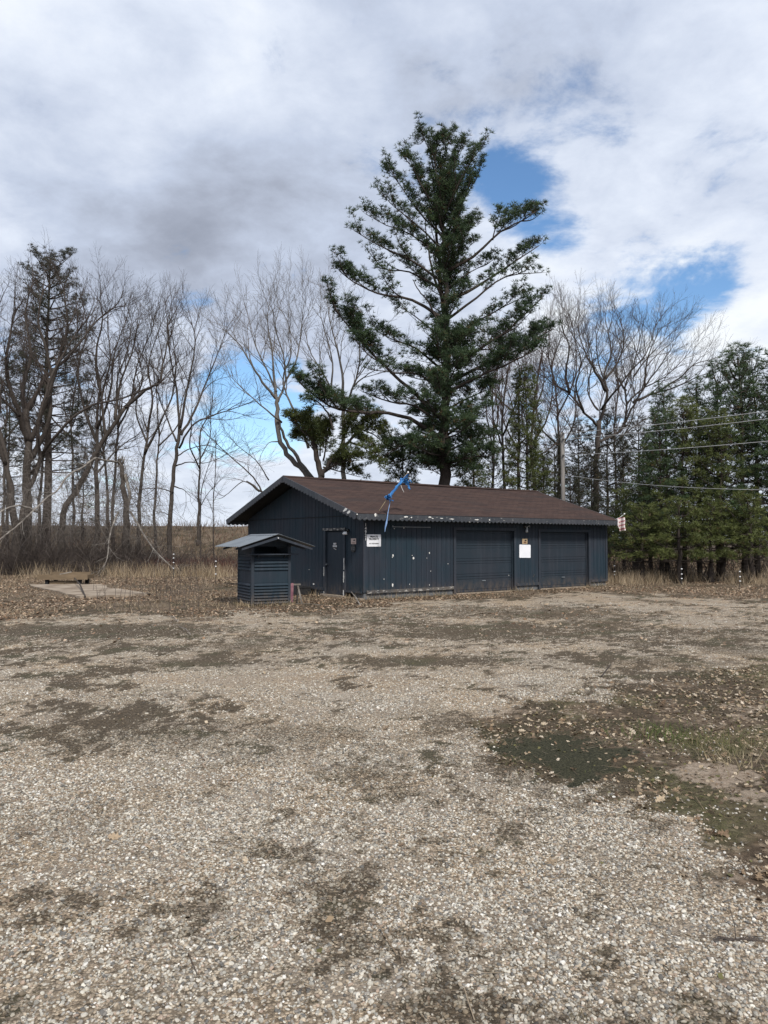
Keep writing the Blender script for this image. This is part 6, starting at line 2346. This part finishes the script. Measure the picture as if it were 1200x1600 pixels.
def pine_row():
    grp = 'pines in the row right of the garage'
    protos = []
    for k, (seed, H, clear, width, every, shade) in enumerate(((51, 9.4, 1.9, 2.0, .11, .55), (52, 8.2, 1.7, 1.85, .11, .65), (53, 9.8, 2.2, 1.8, .12, .45), (54, 4.2, 1.15, 1.3, .10, .8))):
        q = row_pine(seed, H, clear, width, every, shade)
        print('row pine tufts', len(q.tp))
        pal = (PAL_PINE, PAL_YEL, PAL_PINE, PAL_YEL)[k]
        protos.append((q.finish('row_pine', Vector((0, 0, 0)), 'x', TUFT_MID, pal, 1.0, grp), H))
    #        px, Y, proto, top py, label
    spots = [(1014, 35, 1, 706, 'leftmost pine of the row, closest to the flag corner of the garage'),
             (1033, 33, 0, 656, 'second pine in the row counted from the garage'),
             (1044, 36.5, 2, 616, 'third pine from the garage, standing behind the second'),
             (1067, 33, 1, 638, 'pine right behind the middle fence post of the row'),
             (1095, 34, 2, 604, 'slim dark pine midway between the two right fence posts'),
             (1122, 36, 0, 588, 'tall pine set back behind the slim dark one in the row'),
             (1130, 32, 1, 656, 'thick-trunked pine a little left of the rightmost fence post'),
             (1164, 32.5, 0, 561, 'tallest pine of the row, with a thick trunk by the rightmost fence post'),
             (1186, 35, 2, 564, 'tall pine just right of the tallest one, near the right edge'),
             (1214, 32, 0, 572, 'pine cut by the right edge of the picture'),
             (1250, 34, 1, 596, 'pine beyond the right edge, its boughs reaching into view'),
             (1058, 30.8, 3, 782, 'low bushy pine in front of the row near the middle fence post'),
             (1004, 31.5, 3, 790, 'low bushy pine in front of the row beside the flag'),
             (1176, 30.6, 3, 776, 'yellow-green bushy pine in front of the row at the right'),
             (990, 38, 3, 770, 'small bushy pine behind the flag corner of the garage'),
             (1108, 31.0, 3, 790, 'low bushy pine in front of the row left of the thick trunk')]
    used = set()
    for k, (px, Y, pi, tp, lab) in enumerate(spots):
        e, H = protos[pi]
        b = P(px, 846, Y)
        z = hz(b.x, Y)
        sc = (P(px, tp, Y).z - z) / H
        wx = max(.8, min(1.2, sc)) if pi != 3 else sc * 1.15
        if pi not in used:
            used.add(pi)
            e.location = (b.x, Y, z)
            e.rotation_euler = (0, 0, k * 1.1)
            e.scale = (wx, wx, sc)
            e['label'] = lab
        else:
            copy_tree(e, (b.x, Y, z), k * 1.7 + .4, (wx, wx, sc), lab, grp)
    # sparse dull conifers behind, between the utility pole and the row
    q = row_pine(61, 9.5, 1.2, 2.3, .13, .3, 7)
    d0 = q.finish('sparse_conifer', Vector((0, 0, 0)), 'x', TUFT_MID, ((.030, .034, .020), (.060, .058, .032)), 1.0, 'sparse conifers behind the garage')
    sp = [(905, 47, 668, 'thin dull conifer behind the utility pole'), (868, 49, 690, 'thin dull conifer between young pine and utility pole'), (950, 49, 650, 'thin dull conifer behind the broad bare tree'),
          (975, 44, 690, 'thin dull conifer above the flag corner of the garage'), (1000, 50, 660, 'thin dull conifer behind the start of the pine row'), (770, 50, 700, 'thin dull conifer right of the great pine, low behind the ridge'),
          (925, 43, 712, 'low dull conifer at the foot of the broad bare tree'), (892, 41, 735, 'lowest dull conifer close behind the utility pole'), (850, 45, 715, 'low dull conifer left of the utility pole behind the pale pipe')]
    for k, (px, Y, tp, lab) in enumerate(sp):
        b = P(px, 846, Y)
        z = hz(b.x, Y)
        sc = (P(px, tp, Y).z - z) / 9.5
        tilt = .05 * math.sin(k * 2.3)
        if k == 0:
            d0.location = (b.x, Y, z)
            d0.scale = (max(.85, sc),) * 2 + (sc,)
            d0['label'] = lab
        else:
            copy_tree(d0, (b.x, Y, z), k * 2.1, (max(.85, sc), max(.85, sc), sc), lab, 'sparse conifers behind the garage')


pine_row()


def left_pine():
    Y = 52
    q = Pine(88)
    r = random.Random(88)
    b = P(72, 846, Y)
    base = Vector((b.x, Y, hz(b.x, Y)))
    H = P(72, 404, Y).z
    q.T.limb([base - Vector((0, 0, .3)), Vector((base.x, Y, H * .4)), Vector((base.x - .2, Y, H * .75)), Vector((base.x, Y, H))], .36, .04, 9)
    z = 6.5
    while z < H - .3:
        t = (z - 6.5) / (H - 6.5)
        a0 = r.uniform(0, 6.28)
        for k in range(4):
            a = a0 + 1.57 * k + r.uniform(-.4, .4)
            ln = (4.6 * (1 - t) ** .6 + .4) * r.uniform(.6, 1.1)
            if t < .55 and math.cos(a) < -.2:
                ln *= .8
            d = Vector((math.cos(a), math.sin(a), .05 + .7 * t * t))
            o = Vector((base.x, Y, z))
            q.bough([o, o + d * ln * .5, o + d * ln + Vector((0, 0, .25))], .06, t0=.40 - .2 * t, size=.8, dens=6, every=.19, shade=.3, upbias=.3 + .3 * t, split=1)
        z += r.uniform(.55, .8)
    print('left pine tufts', len(q.tp))
    q.finish('tall_pine', base, 'tall dull-green pine standing behind the bare trees at the far left', TUFT_MID, ((.034, .038, .026), (.072, .074, .048)), 1.1)
    for px, Yp, tp, lab, seed in ((12, 56, 560, 'dull pine at the far left edge behind the massive bare tree', 89), (130, 60, 735, 'small distant conifer between the left trunks on the bank', 90)):
        b = P(px, 846, Yp)
        z = hz(b.x, Yp)
        hh = P(px, tp, Yp).z - z
        w = row_pine(seed, hh, hh * .25, 2.2 if seed == 89 else 1.1, .26, .3, 5)
        e = w.finish('distant_pine', Vector((0, 0, 0)), lab, TUFT_MID, PAL_DULL, 1.1)
        e.location = (b.x, Yp, z)


left_pine()

# ------------------------------------------------------------------ ground cover
def frustum_pts(n, y0, y1, margin=1.5, power=1.0):
    y = y0 + (y1 - y0) * rng.random(n) ** power
    x = rng.uniform(-1, 1, n) * (.56 * y + margin)
    return x, y


def not_building(x, y, pad=.15):
    c, s = math.cos(-BROT), math.sin(-BROT)
    u = (x - BX) * c - (y - BY) * s
    v = (x - BX) * s + (y - BY) * c
    return ~((u > -pad) & (u < BL + pad) & (v > -pad) & (v < BD + pad))


def blade_template(bend=.35):
    V = [(-.5, 0, 0), (.5, 0, 0), (.35, bend * .25, .5), (-.35, bend * .25, .5), (.08, bend, 1.0), (-.08, bend, 1.0)]
    return np.array(V), np.array([(0, 1, 2, 3), (3, 2, 4, 5)])


def grass_object(name, label, x, y, hmin, hmax, w, pal, lean=.35, kind='stuff'):
    n = len(x)
    z = height(x, y) - .01
    hgt = rng.uniform(hmin, hmax, n)
    a = rng.uniform(0, 6.283, n)
    d = np.stack([rng.normal(0, lean, n), rng.normal(0, lean, n), np.ones(n)], 1)
    M = rot_z_to(d, a)
    S = np.stack([w * rng.uniform(.6, 1.4, n), hgt * rng.uniform(.3, 1.2, n), hgt], 1)
    M = M * S[:, None, :]
    pal = np.array(pal)
    c = pal[rng.integers(0, len(pal), n)] * rng.uniform(.75, 1.2, (n, 1))
    tv, tf = blade_template()
    me = scatter_mesh(name, tv, tf, M, np.stack([x, y, z], 1), c, M_GRASS)
    return tag(obj_from(name, me), label, 'grass', kind=kind)


STRAW = [(.42, .33, .22), (.33, .25, .16), (.50, .40, .28), (.25, .185, .12), (.38, .31, .22)]


def tall_dry_grass():
    # fringe under the pine row, beside the building and under the left trees
    def fringe(pxs, n, spread):
        X, Y = [], []
        for k in range(len(pxs) - 1):
            a, b = G(*pxs[k]), G(*pxs[k + 1])
            m = n // (len(pxs) - 1)
            t = rng.random(m)
            X.append(a.x + (b.x - a.x) * t + rng.normal(0, .4, m))
            Y.append(a.y + (b.y - a.y) * t + rng.normal(0, spread, m))
        return np.concatenate(X), np.concatenate(Y)
    x, y = fringe([(955, 912), (1000, 908), (1100, 909), (1200, 912), (1330, 913)], 5200, 1.1)
    k = not_building(x, y, .1)
    c = fbm(x * .9, y * .9, 301, 3)
    k &= rng.random(len(x)) < sm(c, .3, .6)
    grass_object('tall_grass', 'tan knee-high dry grass along the foot of the pine row', x[k], y[k], .18, .62, .012, STRAW, .3)
    x, y = fringe([(-80, 899), (60, 899), (160, 899), (300, 900), (360, 902)], 7500, 1.3)
    c = fbm(x * .5, y * .5, 302, 3)
    k = rng.random(len(x)) < sm(c, .36, .6)
    grass_object('tall_grass', 'tan dry grass along the foot of the left trees', x[k], y[k], .2, .85, .014, STRAW, .3)
    def along(e0, e1, n, off, sp):
        t = rng.random(n)
        p0, p1 = np.array(e0), np.array(e1)
        q = p0 + (p1 - p0) * t[:, None]
        return q[:, 0] + rng.normal(0, sp, n) + off[0], q[:, 1] + rng.normal(0, sp, n) + off[1]
    W2 = lambda u, v: tuple((BM @ Vector((u, v, 0)))[:2])
    xs, ys = [], []
    for e0, e1, n in ((W2(0, -.12), W2(3.2, -.12), 420), (W2(6.0, -.1), W2(7.3, -.1), 160), (W2(9.9, -.12), W2(BL, -.12), 200), (W2(-.14, 0), W2(-.14, .8), 90), (W2(-.14, 2.2), W2(-.14, BD), 420)):
        x, y = along(e0, e1, n, (0, 0), .07)
        xs.append(x); ys.append(y)
    c0 = G(392.5, 948)
    rzk = math.radians(29)
    kx = lambda a, b: (c0.x + a * math.cos(rzk) - b * math.sin(rzk), c0.y + a * math.sin(rzk) + b * math.cos(rzk))
    for e0, e1, n in ((kx(-.05, -.06), kx(1.15, -.06), 260), (kx(-.06, 0), kx(-.06, 1.2), 240)):
        x, y = along(e0, e1, n, (0, 0), .06)
        xs.append(x); ys.append(y)
    x, y = np.concatenate(xs), np.concatenate(ys)
    k = not_building(x, y, .02)
    grass_object('foot_weeds', 'short dry weeds along the foot of the garage walls and booth', x[k], y[k], .05, .22, .010, STRAW + [(.14, .13, .06)], .5)
    # short stubble over the field
    x, y = frustum_pts(42000, 16.5, 36, 2)
    mk = masks(x, y)
    c = fbm(x * .7, y * .7, 303, 4)
    k = (rng.random(len(x)) < mk['field'] * sm(c, .30, .62)) & not_building(x, y) & (mk['slab'] < .3)
    grass_object('stubble_grass', 'short dead grass stubble scattered over the field', x[k], y[k], .03, .14, .011, STRAW + [(.17, .12, .08)], .8)
    # verge on the right: low moss-green and straw blades
    x, y = frustum_pts(60000, 3.0, 12, 1.0)
    mk = masks(x, y)
    k = rng.random(len(x)) < mk['verge'] * (.12 + .88 * mk['green']) * (1 - mk['sand']) * (1 - mk['black'])
    grass_object('verge_grass', 'sparse low grass and moss on the muddy verge', x[k], y[k], .012, .055, .004, [(.09, .10, .035), (.13, .12, .05), (.20, .16, .09), (.06, .075, .025), (.26, .20, .13)], .8)
    # dark moss cushion
    x, y = frustum_pts(60000, 4.5, 7.5, .6)
    k = (np.abs(x - G(893, 1182).x) < 1.2)
    x, y = x[k], y[k]
    k = rng.random(len(x)) < masks(x, y)['black'] * .9
    grass_object('moss_patch', 'dark olive moss cushion at the tip of the muddy verge', x[k], y[k], .006, .022, .004, [(.030, .032, .016), (.045, .045, .022), (.07, .062, .036), (.022, .022, .013)], .9)
    # two greener tufts
    for px, py, n, pal, lab in ((1040, 1150, 330, [(.075, .12, .03), (.12, .16, .05), (.18, .17, .08)], 'bright green grass tuft on the muddy verge'),
                                (1130, 1168, 300, [(.11, .12, .045), (.2, .18, .09), (.30, .25, .15)], 'straw-coloured grass tuft near the right edge of the verge'),
                                (1165, 1195, 150, [(.30, .25, .15), (.36, .30, .2)], 'pale dry grass tuft at the right end of the verge'),
                                (905, 1592, 110, [(.12, .11, .06), (.22, .18, .11)], 'small dry weed tuft in the gravel at the bottom edge')):
        g = G(px, py)
        s = .17 if py < 1300 else .018
        x, y = rng.normal(g.x, s * 1.2, n), rng.normal(g.y, s, n)
        o = grass_object('grass_tuft', lab, x, y, .04 if py < 1300 else .02, .14 if py < 1300 else .045, .005 if py < 1300 else .0022, pal, .55, 'thing')


tall_dry_grass()


def leaves():
    # lobed oak leaves on the verge: two halves folded along the midrib, curled
    half = [(0, .0), (.06, .05), (.22, .16), (.10, .25), (.34, .42), (.13, .50), (.30, .68), (.10, .75), (.09, .92), (0, 1.0)]
    V, Fq = [], []
    for sgn in (-1, 1):
        for k in range(len(half) - 1):
            (x0, y0), (x1, y1) = half[k], half[k + 1]
            b = len(V)
            for (x, y) in ((0, y0), (x0 * sgn, y0), (x1 * sgn, y1), (0, y1)):
                V.append((x, y - .5, .9 * x * x + .5 * (y - .5) ** 2 + .05 * math.sin(y * 17 + sgn * 2)))
            Fq.append((b, b + 1, b + 2, b + 3))
    tv, tf = np.array(V), np.array(Fq)
    tones = np.array([(.36, .285, .195), (.45, .37, .27), (.25, .18, .115), (.54, .46, .36), (.18, .12, .075), (.32, .245, .165)])

    def make(name, label, x, y, size, tv, tf, tilt=.35, tones=tones):
        n = len(x)
        s = size * np.exp(rng.normal(0, .25, n))
        up = np.stack([rng.normal(0, tilt, n), rng.normal(0, tilt, n), np.where(rng.random(n) < .3, -1, 1)], 1)
        M = rot_z_to(up, rng.uniform(0, 6.28, n)) * s[:, None, None]
        L = np.stack([x, y, height(x, y) + s * .12], 1)
        c = tones[rng.integers(0, len(tones), n)] * rng.uniform(.7, 1.25, (n, 1))
        me = scatter_mesh(name, tv, tf, M, L, c, M_LEAF)
        return tag(obj_from(name, me), label, 'leaves', kind='stuff')
    x, y = frustum_pts(15000, 3.2, 13, .8)
    mk = masks(x, y)
    c = fbm(x * 1.3, y * 1.3, 401, 3)
    k = rng.random(len(x)) < np.clip(mk['verge'] * sm(c, .34, .62) * .8 * (1 - .7 * mk['sand']) * (1 - .85 * mk['black']) + .003, 0, 1)
    make('oak_leaves', 'curled pale oak leaves scattered on the muddy verge', x[k], y[k], .050, tv, tf, .5)
    # coarse leaf litter farther off
    q = np.array([(-.35, -.5, .05), (.3, -.4, 0), (.42, .3, .12), (-.2, .5, .02)])
    x, y = frustum_pts(120000, 12.5, 40, 2)
    mk = masks(x, y)
    c = fbm(x * .45, y * .45, 402, 4)
    nb = not_building(x, y)
    k = (rng.random(len(x)) < mk['field'] * sm(c, .28, .55) * .85 * (1 - .75 * mk['slab']) + .02 + .10 * sm(mk['patch'], .3, .8) * sm(y, 13, 19)) & nb
    make('leaf_litter', 'brown fallen leaves thick over the field and along the garage', x[k], y[k], .052, q, np.array([(0, 1, 2, 3)]), .45,
         np.array([(.26, .175, .115), (.19, .125, .08), (.33, .235, .16), (.43, .33, .24), (.13, .085, .055), (.24, .15, .09), (.38, .29, .2)]))
    x, y = frustum_pts(46000, 3.0, 13, .8)
    mk = masks(x, y)
    c = fbm(x * 2.1, y * 2.1, 405, 4)
    k = rng.random(len(x)) < np.clip(mk['verge'] * (.15 + .85 * sm(c, .35, .6)) * (1 - .55 * mk['sand']) * (1 - .8 * mk['black']) + .01, 0, 1)
    make('leaf_crumbs', 'small brown bits of leaf and straw over the muddy verge', x[k], y[k], .024, q, np.array([(0, 1, 2, 3)]), .5,
         np.array([(.26, .19, .12), (.17, .12, .08), (.36, .28, .19), (.45, .37, .27), (.10, .07, .045), (.13, .12, .05)]))
    # straw bits and twigs over the gravel
    n = 5200
    x, y = frustum_pts(n, 2.6, 20, .6, .8)
    tw = np.array([(-.5, -.012, 0), (.5, -.012, .02), (.5, .012, .02), (-.5, .012, 0), (0, 0, .02)])
    d = np.stack([rng.normal(0, .08, n), rng.normal(0, .08, n), np.ones(n)], 1)
    s = np.exp(rng.normal(-2.6, .45, n))
    M = rot_z_to(d, rng.uniform(0, 6.28, n)) * s[:, None, None]
    c = np.array([(.10, .07, .05), (.2, .15, .1), (.3, .24, .17)])[rng.integers(0, 3, n)]
    me = scatter_mesh('twig_litter', tw, np.array([(0, 1, 4), (1, 2, 4), (2, 3, 4), (3, 0, 4)]), M, np.stack([x, y, height(x, y) + .012], 1), c, M_LEAF)
    tag(obj_from('twig_litter', me), 'small twigs and straw strewn over the gravel', 'twigs', kind='stuff')


leaves()


def brush():
    """brown leafless thicket under the left trees, on the bank and behind the pines; one mass each"""
    def shrub(b, p, hgt, n, r, spread=.5, droop=0.0):
        for k in range(n):
            a = r.uniform(0, 6.283)
            l = hgt * r.uniform(.5, 1.1)
            q0 = p + Vector((r.gauss(0, .2), r.gauss(0, .2), -.05))
            d = Vector((math.cos(a) * spread, math.sin(a) * spread, 1)).normalized()
            q1 = q0 + d * l * .5
            q2 = q1 + (d + Vector((r.uniform(-.5, .5), r.uniform(-.5, .5), -.1 - droop))).normalized() * l * .5
            b.tube([q0, q1, q2], [.013, .009, .004], 3, False)
            for s in range(4):
                t = r.uniform(.3, 1)
                o = q0.lerp(q1, t) if r.random() < .4 else q1.lerp(q2, t)
                b.tube([o, o + Vector((r.uniform(-.35, .35), r.uniform(-.35, .35), r.uniform(-.05, .4))) * l * .5], [.005, .002], 3, False)
    r = random.Random(70)
    b = MB()
    for k in range(420):
        px = r.uniform(-60, 372)
        if r.random() < .55: px = r.uniform(-40, 235)
        Y = r.uniform(38.5, 47)
        g = P(px, 846, Y)
        h = (r.uniform(.6, 1.8) if r.random() < .75 else r.uniform(1.8, 3.4)) * (1.15 if px < 240 else .75)
        shrub(b, Vector((g.x, Y, hz(g.x, Y))), h, 9, r, .55, .15)
    tag(b.build('underbrush', M_TWIG), 'brown leafless underbrush tangled beneath the left trees', 'brush', kind='stuff')
    b = MB()
    for k in range(330):
        px = r.uniform(-60, 330)
        Y = r.uniform(38, 46)
        g = P(px, 846, Y)
        shrub(b, Vector((g.x, Y, hz(g.x, Y))), r.uniform(.5, 2.2) * (1.1 if px < 230 else .6), 8, r, .75, .5)
    tag(b.build('dead_canes', M_TWIG), 'grey arching dead canes mixed in the underbrush of the left trees', 'brush', kind='stuff')
    b = MB()
    for k in range(300):
        px = r.uniform(205, 372)
        Y = r.uniform(39, 46)
        g = P(px, 846, Y)
        shrub(b, Vector((g.x, Y, hz(g.x, Y))), r.uniform(.5, 1.1), 9, r, .6, .1)
    tag(b.build('bramble', M_BRAMBLE), 'low reddish bramble left of the louvred booth at the bank foot', 'brush', kind='stuff')
    b = MB()
    for k in range(120):
        px = r.uniform(960, 1260)
        Y = r.uniform(34, 50)
        g = P(px, 846, Y)
        shrub(b, Vector((g.x, Y, hz(g.x, Y))), r.uniform(.6, 1.8), 8, r, .5)
    tag(b.build('underbrush', M_TWIG), 'brown twiggy underbrush behind the trunks of the pine row', 'brush', kind='stuff')
    # hanging grey twigs and vines in the left trees
    b = MB()
    for k in range(900):
        px, py = r.uniform(-20, 240), r.triangular(680, 850, 800)
        Y = r.uniform(37, 44)
        p0 = P(px, py, Y)
        a = r.uniform(0, 6.28)
        l = r.uniform(.6, 2.2)
        d = Vector((math.cos(a), math.sin(a) * .6, r.uniform(-.2, .5)))
        p1 = p0 + d * l * .5
        p2 = p1 + (d + Vector((0, 0, -1.0))) * l * .45
        p3 = p2 + (d * .4 + Vector((0, 0, -1.1))) * l * .4
        b.tube([p0, p1, p2, p3], [.009, .008, .006, .003], 3, False)
        for s in range(4):
            o = p1.lerp(p3, r.random())
            b.tube([o, o + Vector((r.uniform(-.4, .4), r.uniform(-.3, .3), r.uniform(-.6, .15)))], [.005, .002], 3, False)
    tag(b.build('vine_tangle', M_TWIG_PALE), 'grey tangle of vines and dead twigs hanging in the left trees', 'vines', kind='stuff')
    # weeds over the bank
    n = 16000
    x = rng.uniform(-62, 24, n)
    y = rng.uniform(44, 72, n)
    grass_object('bank_weeds', 'brown dead weeds covering the bank behind the left trees', x, y, .25, .9, .035, [(.13, .085, .055), (.18, .125, .08), (.10, .065, .045), (.23, .165, .105), (.15, .09, .07)], .4)
    n = 7000
    x = rng.uniform(8, 45, n)
    y = rng.uniform(36, 70, n)
    grass_object('meadow_grass', 'tan dead grass of the meadow seen between the pine trunks', x, y, .2, .7, .03, STRAW, .4)
    # far wood closing the view behind the pines on the right
    b = MB()
    for k in range(340):
        px = r.uniform(700, 1330)
        Y = r.uniform(60, 85)
        g = P(px, 846, Y)
        shrub(b, Vector((g.x, Y, hz(g.x, Y))), r.uniform(2.0, 4.5), 8, r, .35)
    tag(b.build('far_thicket', M_TWIG), 'distant brown thicket seen through the pines at the right', 'brush', kind='stuff')


brush()


def weeds():
    """dead stalks standing in the field on the left, and the one at the lower right"""
    r = random.Random(17)
    b = MB()
    for k in range(70):
        px, py = r.uniform(135, 320), r.uniform(912, 958)
        if k < 25: px, py = r.gauss(262, 22), r.uniform(915, 945)
        g = G(px, py)
        g.z = hz(g.x, g.y)
        h = r.uniform(.3, 1.0)
        d = Vector((r.uniform(-.2, .2), r.uniform(-.2, .2), 1))
        top = g + d * h
        b.tube([g, g + d * h * .5 + Vector((.01, 0, 0)), top], [.006, .005, .002], 3, False)
        for q in range(3):
            o = g.lerp(top, r.uniform(.4, 1))
            b.tube([o, o + Vector((r.uniform(-.15, .15), r.uniform(-.1, .1), r.uniform(.02, .2)))], [.003, .0015], 3, False)
    tag(b.build('weed_stalks', M_TWIG), 'thin dark dead weed stalks in the field left of the booth', 'weeds', kind='stuff')
    g = G(1150, 1470)
    g.z = hz(g.x, g.y)
    e = empty('dead_weed', tuple(g))
    tag(e, 'dead forked weed lying on the gravel at the lower right', 'weed')
    T1 = G(1145, 1400)
    MB().tube([(0, 0, .005), (.004, .02, .06), (-.002, .06, .13)], [.0025, .002, .001], 5).build('stem', M_TWIG, e)
    for k in range(14):
        a = math.pi + r.uniform(-.5, .5) if k % 2 else r.uniform(-.5, .5)
        l = r.uniform(.04, .20)
        MB().tube([(r.uniform(-.02, .02), 0, .006), (math.cos(a) * l * .5, math.sin(a) * l * .4, .012), (math.cos(a) * l, math.sin(a) * l * .4, .006)], [.002, .0016, .0008], 4).build('side_shoot', M_TWIG, e)
    # fallen straw stalks and sticks on the gravel
    for px0, py0, px1, py1, lab in ((264, 962, 278, 974, 'straw stalk on the ground before the booth, the left of two'), (280, 980, 298, 996, 'straw stalk on the ground before the booth, the right of two'),
                                    (455, 944, 520, 951, 'pale straw stalk lying in the litter before the side door'),
                                    (940, 1060, 955, 1045, 'small dark twig on the gravel before the right overhead door')):
        a, c = G(px0, py0), G(px1, py1)
        a.z, c.z = hz(a.x, a.y) + .02, hz(c.x, c.y) + .05
        tag(MB().tube([a, (a + c) / 2 + Vector((.02, 0, .03)), c], [.009, .008, .005], 5).build('straw_stalk', M_PALEWOOD if 'twig' not in lab else M_BARK), lab, 'stalk')
    # dark fence-like stake and pale twig near the bank
    g = G(430, 948)


weeds()


# ------------------------------------------------------------------ tidy up
for o in list(bpy.data.objects):
    if o.type == 'EMPTY' and not o.children:
        bpy.data.objects.remove(o)
